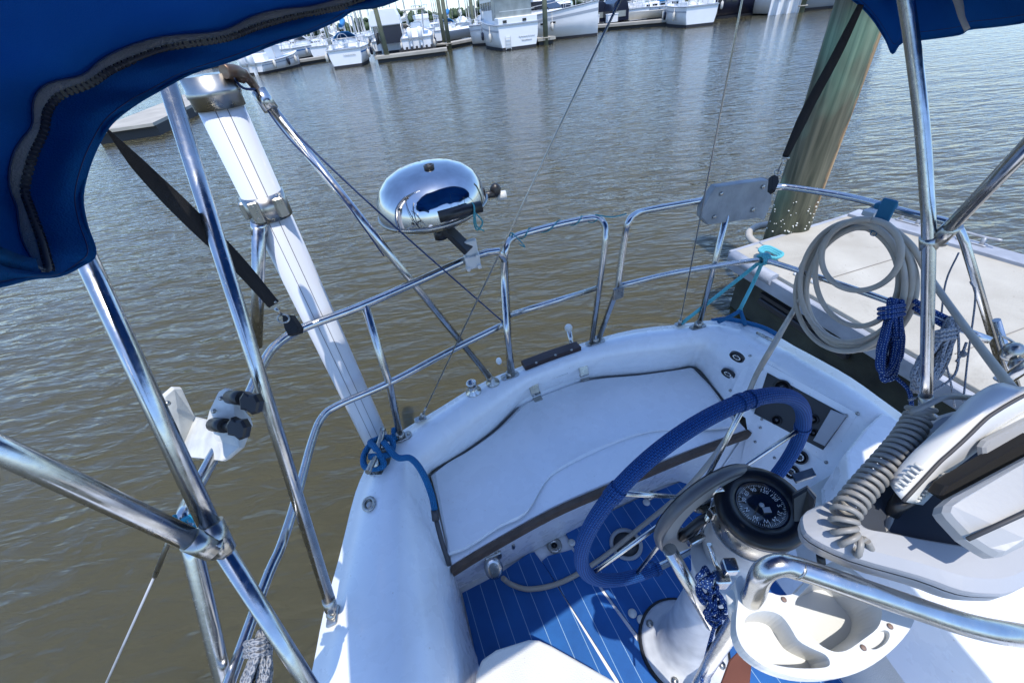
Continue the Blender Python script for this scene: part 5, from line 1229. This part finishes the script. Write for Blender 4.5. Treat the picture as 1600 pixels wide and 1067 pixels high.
q.tube([cp(-.03, .02, .085), Wz(620, 714, D + .06), Wz(642, 716, D + .06), Wz(660, 738, D + .04), Wz(674, 772, D - .02), Wz(680, 800, D - .07)], .0115, 12, smooth=6)
q.tube([cp(-.09, .03, .02), cp(-.13, .02, .03), Wz(618, 680, D + .015)], .0115, 12, smooth=4)
tag(q.build('blue_mooring_rope', BLUER), 'blue mooring rope knotted on the left corner cleat, tail dropping into the cockpit', 'rope')
q = MB(); q.tube([Wz(679, 796, D - .06), Wz(681, 812, D - .09)], .013, 10); q.tube([Wz(681, 810, D - .09), Wz(690, 845, D - .14), Wz(702, 882, D - .22)], .0085, 8, smooth=4)
tag(q.build('rope_tail', SEAM), 'dark whipped tail of the blue rope against the left cockpit wall', 'rope')

# ------------------------------------------------------------------ pedestal, compass, pilot
pbase = Wz(1078, 1010, SZ + .005); PEDX = Vector((.50, .47, 0)); pbase = Vector((PEDX.x, PEDX.y, SZ + .005))
PAINT = mat('worn_white_paint', (.62, .64, .66), .4, color2=(.40, .42, .45), vscale=14, bump=.05)
pd = thing('steering_pedestal', 'white steering pedestal with black compass on top and blue covered steering wheel', 'pedestal', pbase)
MB().lathe(pbase, Z, [(.150, 0), (.150, .012), (.14, .02), (.112, .03), (.10, .04), (.082, .16), (.068, .40), (.066, .58), (.08, .66), (.088, .70)], 48).build('column', PAINT, pd)
q = MB()
for k in range(4):
    a = PI * .3 + k * PI / 2; q.lathe(pbase + Vector((math.cos(a) * .128, math.sin(a) * .128, .022)), Z, [(.014, 0), (.012, .01), (0, .012)], 8)
each(q, 'base_bolt', STEELB, pd)
MB().lathe(pbase - Z * .001, Z, [(.162, 0), (.160, .008), (.150, .009)], 48).build('base_gasket', BLACK, pd)
ct = Z * 1 + Vector((0, 0, 0)); ctop = Vector((.520, .470, 1.412)); ax_c = (Z * 1 + Vector((-.05, -.10, 0))).normalized()
MB().lathe(ctop - ax_c * .115, ax_c, [(.075, -.22), (.083, -.12), (.090, -.0), (.092, .002)], 48).build('head_housing', PAINT, pd)
MB().lathe(ctop - ax_c * .118, ax_c, [(.088, 0), (.090, .003), (.090, .082), (.088, .086)], 64).build('compass_drum', STEELB, pd)
cmp_ = MB().lathe(ctop - ax_c * .034, ax_c, [(.0915, 0), (.0975, .004), (.098, .016), (.093, .024), (.080, .030), (.0575, .029), (.0555, .014)], 64).build('compass_bezel', BEZ, pd)
# visor side wing
q = MB(); 
wing = [K(x, y, k) for x, y, k in ((1238, 775, .905), (1262, 762, .90), (1276, 778, .89), (1270, 812, .88), (1258, 845, .90), (1240, 850, .91))]
q.slab(wing, .03, bev=.006); q.build('compass_hood', BLACK, cmp_)
cf = ctop - ax_c * .010
MB().lathe(cf, ax_c, [(.0560, 0), (.053, .0005), (.050, -.004), (0, -.004)], 48, cap0=False).build('compass_card', BLACKG, cmp_)
vx = (RT - ax_c * RT.dot(ax_c)).normalized(); vy = ax_c.cross(vx)
if vy.dot(UP) < 0: vy = -vy
mk = MB()
for k in range(72):
    a = 2 * PI * k / 72; d = vx * math.cos(a) + vy * math.sin(a); L_ = .006 if k % 3 == 0 else .0035
    mk.box(cf - ax_c * .003 + d * (.0485 - L_ / 2), (L_, .0007 if k % 3 else .0011, .0004), d, ax_c.cross(d))
for txt, ang in (('30', 158), ('60', 128), ('90', 96), ('120', 60), ('150', 25), ('S', -6), ('21', -36), ('24', -66), ('W', -98), ('30', -130), ('N', -167)):
    a = R(ang); d = vx * math.cos(a) + vy * math.sin(a); X = vx * math.sin(a) - vy * math.cos(a)
    tm = text_mesh(txt, .0125, cf - ax_c * .0025 + d * .036, X, d, 't', PRINT, None)
    b0 = len(mk.v); mk.v += tm.v
    for f in tm.f: mk.face([b0 + i for i in f])
mk.build('compass_numerals', PRINT, cmp_, fix=False)
MB().lathe(cf - ax_c * .003, ax_c, [(.006, 0), (.004, .003), (0, .004)], 16).box(cf - ax_c * .002 + vx * .006 - vy * .012, (.016, .012, .002), vx, vy).build('card_pivot', GREYP, cmp_)
MB().box(K(1256, 745, .93), (.045, .014, .012), vx + vy * .25, vy, bev=.003).box(K(1256, 742, .925), (.05, .018, .004), vx + vy * .25, vy).build('hood_clip', STEELB, pd)
# head side fittings
q = MB(); q.box(K(1125, 905, .98), (.035, .03, .05), vx, vy, bev=.004); q.box(K(1140, 885, .95), (.03, .03, .03), vx, vy, bev=.004); q.tube([K(1108, 850, .98), K(1118, 880, .99), K(1130, 900, .98)], .006, 8)
q.cyl(K(1108, 770, 1.0), K(1130, 760, .98), .012); each(q, 'brake_fitting', STEEL, pd)
q = MB()
for i in range(9): 
    q.tube([K(1100 + 9 * math.sin(i * 1.7) + i * 3, 900 + i * 9, .97) + RT * math.cos(a) * .014 + UP * math.sin(a) * .018 + fw * .01 * math.sin(2 * a + i) for a in [k * PI / 6 for k in range(12)]], .0055, 8, closed=True)
q.tube([K(1130, 960, .95), K(1118, 975, .98), K(1110, 1000, 1.0), K(1100, 1040, 1.0), K(1095, 1080, 1.0)], .004, 8, smooth=4)
tag(q.build('tangled_cord', BLUER2), 'dark blue cord tangled around the pedestal fittings', 'cord')
# guard
gd = thing('pedestal_guard', 'stainless tube guard hoop wrapping the front of the pedestal, over the cup holder', 'guard rail', Vector((.42, .28, SZ)))
GRD = .0150
gleg = [Vector((.44, .30, SZ)), K(1112, 1032, .92), K(1180, 925, .615), K(1190, 897, .585), K(1213, 883, .575), K(1245, 887, .575), K(1330, 915, .565), K(1430, 949, .56), K(1520, 978, .555), K(1600, 993, .56), K(1720, 1010, .6)]
MB().tube([gleg[0], gleg[1], gleg[2]] + catmull(gleg[2:], 5)[1:], GRD, 20).build('hoop_tube', STEEL, gd)
q = MB()
for px, py, k in ((1134, 990, .83), (1120, 1016, .88)): q.tube([K(px, py, k), K(px - 3, py + 6, k + .02)], .0168, 18)
each(q, 'collar', BLACK, gd)
q = MB(); q.tube([K(1243, 886, .575), K(1246, 888, .575)], .0158, 20); q.build('joint_ring', STEELB, gd)
q = MB(); q.tube([K(1046, 858, 1.02), K(1112, 975, 1.10)], .0175, 18); q.build('side_strut', STEEL, gd)
# ------------------------------------------------------------------ wheel
wc_ = Vector((.436, .572, 1.278)); wn = Vector((math.sin(-.331), math.cos(-.331), 0)); wa = Z.cross(wn).normalized(); wr = .35
def wp_(a, r=wr, o_=0): return wc_ + wa * math.cos(a) * r + Z * math.sin(a) * r + wn * o_
def wang(px, py):
    best = min(range(720), key=lambda i: (lambda q: (q[0] - px) ** 2 + (q[1] - py) ** 2)(proj(wp_(i * PI / 360))))
    return best * PI / 360
ae = wang(1030, 893); af_ = wang(965, 775); at_ = wang(1168, 626); a4 = wang(1256, 668); a2_ = wang(925, 893)
def arc(a0, a1, n_=40): return [wp_(a0 + (a1 - a0) * i / n_) for i in range(n_ + 1)]
wl_ = MB().tube([wp_(2 * PI * i / 96) for i in range(96)], .0115, 12, closed=True).build('steering_wheel', STEEL, pd); wl_['label'] = 'stainless spoked wheel with its rim wrapped in a knitted blue cover'
# direction from ae through left (af_) to top and right
def norm(a, ref, sgn):
    while sgn > 0 and a < ref: a += 2 * PI
    while sgn < 0 and a > ref: a -= 2 * PI
    return a
sg = 1 if (norm(af_, ae, 1) - ae) < PI else -1
aend = norm(wang(1200, 770), ae, sg)
rad = .0235
seg_a = [ae, norm(a2_, ae, sg), norm(af_, ae, sg), norm(at_, ae, sg), norm(a4, ae, sg), aend]
n_ = 90; cov = [wp_(ae + (aend - ae) * i / n_) for i in range(n_ + 1)]
covo = MB().tube(cov, .0182, 20).build('rim_cover', KNIT, wl_)
for a in (seg_a[2], seg_a[3] - sg * .05, seg_a[3] + sg * .04, seg_a[4], ae + sg * .02):
    for d in ((-.045, 0), (0, .045)) if a in (seg_a[2],) else ((-.02, .02),):
        MB().tube([wp_(a + sg * (d[0] + (d[1] - d[0]) * i / 4)) for i in range(5)], [.0205] * 5 if a != ae + sg * .02 else [.022] * 5, 20).build('cover_cuff', KNIT, wl_)
for a in (seg_a[1], seg_a[2], seg_a[3], seg_a[4], seg_a[3] + sg * (2 * PI * .55)):
    MB().tube([wp_(a, .03, .0), wp_(a, wr - .005, 0)], .0058, 10).build('spoke', STEEL, wl_)
MB().lathe(wc_ - wn * .03, wn, [(.022, 0), (.03, .01), (.034, .03), (.03, .05), (.016, .06), (0, .062)], 28).build('hub', STEEL, wl_)
MB().tube([wc_ - wn * .03, wc_ - wn * .11], .016, 16).build('shaft', STEELB, wl_)
# wheel pilot: oval ring between wheel and pedestal
wpil = thing('wheel_pilot', 'grey oval autopilot drive ring mounted on the wheel hub', 'autopilot', wc_ - Z * .17)
PG = mat('pilot_grey', (.10, .10, .105), .35, bump=.02)
PGL = mat('pilot_grey_face', (.24, .24, .235), .4, bump=.02)
q = MB(); rings = []; o_ = -.035
def oval(r_, o2, lobe=0):
    res = []
    for k in range(64):
        a = 2 * PI * k / 64; e = 1 + lobe * max(0, math.cos(a - R(222))) ** 6
        res.append(wp_(a, r_ * e, o2))
    return res
prof = [(.146, -.02), (.156, -.026), (.160, -.038), (.158, -.048), (.152, -.052), (.104, -.052), (.098, -.048), (.095, -.040), (.095, -.02)]
q.layers([oval(r_, o2, .06) for r_, o2 in prof], smooth=True, cap=(False, False)); q.layers([oval(.094, -.02, .06), oval(.150, -.02, .06)], cap=(False, False)); q.build('ring_body', PG, wpil)
q = MB(); q.layers([oval(.149, -.0528, .06), oval(.107, -.0528, .06)], cap=(False, False)); q.build('ring_face', PGL, wpil)
q = MB(); q.blob(wp_(R(222), .155, -.045), .04, 16, 10, (1, 1, 1.1)); q.slab([wp_(R(222), .155, -.03) + wa * a * .05 + Z * b2 * .05 for a, b2 in ((-1, .3), (-.4, .9), (.6, .7), (1, -.2), (.3, -.9), (-.6, -.8))], .04, bev=.008); q.build('motor_housing', PG, wpil)
q = MB(); q.tube([wp_(R(240), .10, -.05), wp_(R(20), .02, -.055), wp_(R(330), .10, -.05)], .012, 12, smooth=4); q.build('clutch_lever', BLACK, wpil)
q = MB(); q.box(wp_(R(75), .06, -.07), (.04, .03, .02), wa, Z, bev=.004); q.box(wp_(R(330), .07, -.075), (.05, .02, .016), wa, Z, bev=.004); q.tube([wp_(R(75), .06, -.06), wp_(R(300), .08, -.06)], .007, 10); q.build('torque_bracket', STEEL, wpil)

# ------------------------------------------------------------------ cup holder
ch0 = K(1290, 990, .60); cpn = (Z * 1 + Vector((0.0, -.10, 0))).normalized()
def cz(x, y): return PL(1100 + x / 2.104, 560 + y / 2.104, ch0, cpn)
chh = thing('cup_holder', 'white plastic double cup holder tray hooked on the pedestal guard', 'cup holder', ch0)
outer = [cz(*a) for a in ((120, 712), (104, 735), (112, 790), (106, 850), (108, 905), (135, 960), (190, 1005), (260, 1036), (340, 1052), (440, 1050), (530, 1020), (610, 965), (670, 900), (692, 850), (670, 810), (600, 770), (540, 730), (470, 680), (430, 665), (380, 690), (330, 735), (300, 770), (250, 778), (215, 768), (190, 782), (160, 780), (138, 762), (132, 730))]
hA = [cz(*a) for a in ((128, 890), (140, 850), (170, 832), (215, 830), (255, 846), (285, 885), (310, 925), (350, 950), (398, 972), (414, 998), (400, 1014), (330, 1018), (250, 1010), (185, 985), (145, 940))]
hB = [cz(*a) for a in ((300, 800), (330, 760), (370, 725), (430, 698), (480, 702), (530, 750), (575, 800), (585, 840), (570, 885), (520, 925), (470, 958), (425, 962), (375, 935), (335, 890), (308, 845))]
outer = catmull(outer, 3, True); hA = catmull(hA, 3, True); hB = catmull(hB, 3, True)
slot = [cz(*a) for a in ((540, 935), (555, 910), (585, 893), (606, 896), (610, 915), (595, 938), (565, 955), (542, 950))]; slot = catmull(slot, 3, True)
q = MB(); q.poly(outer, (hA, hB, slot)); q.layers([outer, [p - cpn * .012 for p in outer]], cap=(False, False))
q.layers([slot, [p - cpn * .01 for p in slot]], cap=(False, True)); trayo = q.build('tray', WHITEP, chh, bevel=.002)
def cup(h, dep, tap=.86):
    c_ = sum(h, Vector()) / len(h); q = MB()
    q.layers([h, [c_ + (p - c_) * (1 + tap) / 2 - cpn * dep * .5 for p in h], [c_ + (p - c_) * tap - cpn * dep for p in h]], smooth=False, cap=(False, True)); q.build('cup_well', WHITEP, chh)
cup(hA, .055, .93); cup(hB, .075, .86)
c_ = sum(outer, Vector()) / len(outer)
q = MB(); q.layers([[c_ + (p - c_) * .97 - cpn * .013 for p in outer], [c_ + (p - c_) * .985 - cpn * .035 for p in outer], [c_ + (p - c_) * .93 - cpn * .05 for p in outer], [c_ + (p - c_) * .8 - cpn * .085 for p in outer]], cap=(False, True)); q.build('lower_shell', WHITEP, chh)
q = MB()
for a in ((611, 880), (523, 950), (262, 792)): q.lathe(cz(*a) + cpn * .001, cpn, [(.004, 0), (.003, .0015), (0, .0015)], 12)
q.build('screw', mat('brown_screw', (.2, .13, .1), .6), chh)
MB().blob(K(1150, 945, .66), .012, 10, 8).tube([K(1146, 930, .66), K(1150, 965, .67)], .011, 12).build('thumb_knob', WHITEP, chh)
q = MB(); q.slab([Wz(x, y, SZ + .30) for x, y in ((1120, 1085), (1140, 1030), (1155, 1015), (1175, 1035), (1170, 1090))], .02, bev=.004)
tag(q.build('red_brown_cloth', RUSTY), 'small red-brown rag lying beside the pedestal foot', 'cloth')

# ------------------------------------------------------------------ instrument pod
pod = thing('instrument_pod', 'grey plastic instrument pod with slate top panel mounted on the guard', 'instrument pod', K(1420, 840, .6))
p0 = K(1252, 822, .62); p1 = K(1590, 935, .515); p2 = K(1470, 640, .70); pn = (p1 - p0).cross(p2 - p0).normalized(); pn = pn if pn.dot(CAM - p0) > 0 else -pn
def pz(px, py, o_=0): return PL(px, py, p0 + pn * o_, pn)
so_px = [(1264, 846), (1250, 824), (1256, 804), (1304, 781), (1380, 722), (1440, 672), (1480, 650), (1600, 640), (1720, 700), (1740, 860), (1610, 912), (1572, 930), (1545, 933), (1495, 928), (1430, 905), (1328, 876)]
so3 = catmull([pz(x, y) for x, y in so_px], 3, True); c_ = sum(so3, Vector()) / len(so3)
def sc_(P, f, o_): return [c_ + (p - c_) * f + pn * o_ for p in P]
in_px = [(1356, 826), (1342, 812), (1340, 775), (1362, 750), (1400, 715), (1450, 680), (1490, 664), (1590, 660), (1680, 710), (1690, 800), (1600, 840), (1560, 852), (1530, 856), (1500, 852), (1440, 842), (1390, 832)]
in3 = catmull([pz(x, y, .022) for x, y in in_px], 3, True)
def lerp_(A_, B2_, f, o_=0): return [a.lerp(b2, f) + pn * o_ for a, b2 in zip(A_, B2_)]
MB().layers([so3, sc_(so3, 1.0, .007), sc_(so3, .992, .013), lerp_(sc_(so3, .97, .018), in3, .25, .002), lerp_(sc_(so3, .97, .018), in3, .95, .002), in3, [p - pn * .010 for p in in3]], smooth=False, cap=(False, False)).build('upper_shell', GREYP, pod)
MB().poly([p - pn * .009 for p in in3]).build('top_panel', DKGREY, pod)
MB().layers([sc_(so3, .985, -.0005), sc_(so3, .985, -.004)], cap=(True, True)).build('shell_seam', SEAM, pod)
MB().layers([sc_(so3, .995, -.004), sc_(so3, .985, -.022), sc_(so3, .95, -.035), sc_(so3, .84, -.045), sc_(so3, .7, -.075)], smooth=True, cap=(False, True)).build('lower_shell', GREYP, pod)
b1 = [pz(x, y, -.02) for x, y in ((1270, 800), (1300, 790))]
q = MB(); q.tube([K(1282, 868, .66), K(1285, 890, .68)], .006, 10); q.build('mount_stud', BLACK, pod)
# plotter / second display with its cover
dp_ = [K(x, y, k) for x, y, k in ((1476, 800, .505), (1479, 789, .506), (1494, 776, .507), (1600, 719, .51), (1720, 655, .52), (1740, 800, .47), (1610, 850, .47), (1572, 869, .475), (1560, 871, .478), (1545, 863, .482), (1513, 842, .49), (1483, 810, .502))]
pt2 = thing('display_cover', 'light grey rounded sun cover over a display at the right edge of the pod', 'display', K(1560, 800, .5))
MB().slab(dp_, .030, bev=.006).build('cover_shell', LGREYP, pt2)
nv = (CAM - K(1560, 800, .5)).normalized()
MB().tube([K(1512, 842, .485), K(1600, 802, .482), K(1680, 765, .478)], .0026, 8).build('groove', SEAM, pt2)
MB().slab([K(x, y, .56) for x, y in ((1538, 700), (1545, 690), (1610, 655), (1640, 640), (1640, 690), (1551, 730), (1540, 715))], .012, bev=.003).build('bracket_flap', LGREYP, pt2)
MB().slab([K(x, y, .545) for x, y in ((1470, 775), (1480, 760), (1620, 680), (1640, 700), (1490, 788))], .02, bev=.003).build('shade_filler', mat('painted_shade', (.005, .005, .006), .7), pt2)  # near-black slab standing in for the shadow between handset and cover
# ------------------------------------------------------------------ handset and cable
hs_ = thing('radio_handset', 'grey marine radio handset lying diagonally with a dark seam along its side', 'radio handset', K(1480, 700, .58))
HL = [(1411, 783), (1440, 752), (1468, 722), (1486, 706), (1510, 684), (1540, 655), (1560, 641), (1580, 629), (1605, 616), (1660, 592)]
upx = [(1390, 757), (1396, 740), (1424, 708), (1440, 693), (1460, 674), (1490, 646), (1514, 622), (1558, 598), (1600, 604), (1650, 585)]
lpx = [(1442, 789), (1460, 770), (1474, 745), (1484, 738), (1506, 722), (1524, 708), (1545, 695), (1570, 680), (1602, 655), (1660, 630)]
def hk_(i, f): return .585 - .012 * math.sin(PI * f) 
seamr = catmull([K(x, y, .565) for x, y in HL], 4); upr = catmull([K(x, y, .590) for x, y in upx], 4); lor = catmull([K(x, y, .590) for x, y in lpx], 4)
vn = (CAM - K(1480, 700, .58)).normalized(); low_ = -vn * .035
q = MB()
um = [(a + b_) / 2 + vn * .007 for a, b_ in zip(upr, seamr)]; lm_ = [(a + b_) / 2 + vn * .006 for a, b_ in zip(lor, seamr)]
q.grid([[a + low_ for a in upr], upr, um, seamr, lm_, lor, [a + low_ for a in lor]]); 
q.face([len(upr) * k for k in range(7)]); q.build('body', mat('handset_grey', (.62, .63, .63), .35, var=.04), hs_)
MB().tube([p + vn * .0008 for p in seamr], .0024, 8).build('seam', SEAM, hs_)
q = MB()
for k in range(6):
    x, y = 1402 + k * 6.2, 757 - k * 6.2
    q.tube([K(x - 4, y + 2 - 4, .572), K(x + 10, y + 12 - 4, .566)], .0022, 6)
for k in range(9):
    x, y = 1432 + k * 5.2, 783 - k * 5.2
    q.tube([K(x, y, .571), K(x + 7, y - 2, .576)], .0018, 6)
q.build('grille_rib', WHITEP, hs_)
q = MB(); q.slab([K(x, y, .568) for x, y in ((1545, 690), (1572, 668), (1600, 650), (1640, 632), (1640, 650), (1560, 700))], .02, bev=.004); q.build('key', WHITEP, hs_)
q = MB(); q.tube([K(1414, 778, .585), K(1400, 792, .59), K(1394, 804, .595)], [.0125, .0075], 14); q.build('cable_boot', BLACK, hs_)
cp_ = catmull([K(x, y, k) for x, y, k in ((1440, 636, .64), (1432, 658, .64), (1412, 690, .625), (1385, 722, .61), (1362, 748, .60), (1340, 774, .59), (1322, 800, .58), (1318, 822, .575), (1326, 842, .57), (1338, 852, .565), (1350, 856, .563))], 8)
cum = [0]
for a, b_ in zip(cp_, cp_[1:]): cum.append(cum[-1] + (b_ - a).length)
NC = 24; pts = []; fr_n = None; S_ = 22
for i in range(NC * S_ + 1):
    s_ = cum[-1] * (i / (NC * S_)) ; j = max(0, min(len(cp_) - 2, next((k for k in range(len(cum) - 1) if cum[k + 1] >= s_), len(cp_) - 2)))
    f = (s_ - cum[j]) / max(1e-9, cum[j + 1] - cum[j]); c_ = cp_[j].lerp(cp_[j + 1], f); t_ = (cp_[j + 1] - cp_[j]).normalized()
    fr_n = vn.cross(t_).normalized() if fr_n is None else (fr_n - t_ * fr_n.dot(t_)).normalized(); bi = t_.cross(fr_n)
    a = 2 * PI * i / S_; rr_ = .0152 if s_ < cum[-1] * .8 else .0152 - .004 * (s_ / cum[-1] - .8) / .2
    pts.append(c_ + fr_n * math.cos(a) * rr_ + bi * math.sin(a) * rr_)
q = MB(); q.tube(pts, .0040, 8)
q.tube([pts[-1], K(1366, 862, .57), K(1378, 845, .58), K(1390, 812, .592), K(1396, 800, .594)], .0042, 10, smooth=6)
q.tube([pts[0], K(1424, 645, .62), K(1450, 632, .61), K(1480, 620, .62), K(1525, 622, .64)], .0042, 10, smooth=6)
tag(q.build('coiled_cable', CABLE), 'grey coiled radio cable looping down to the handset', 'cable')
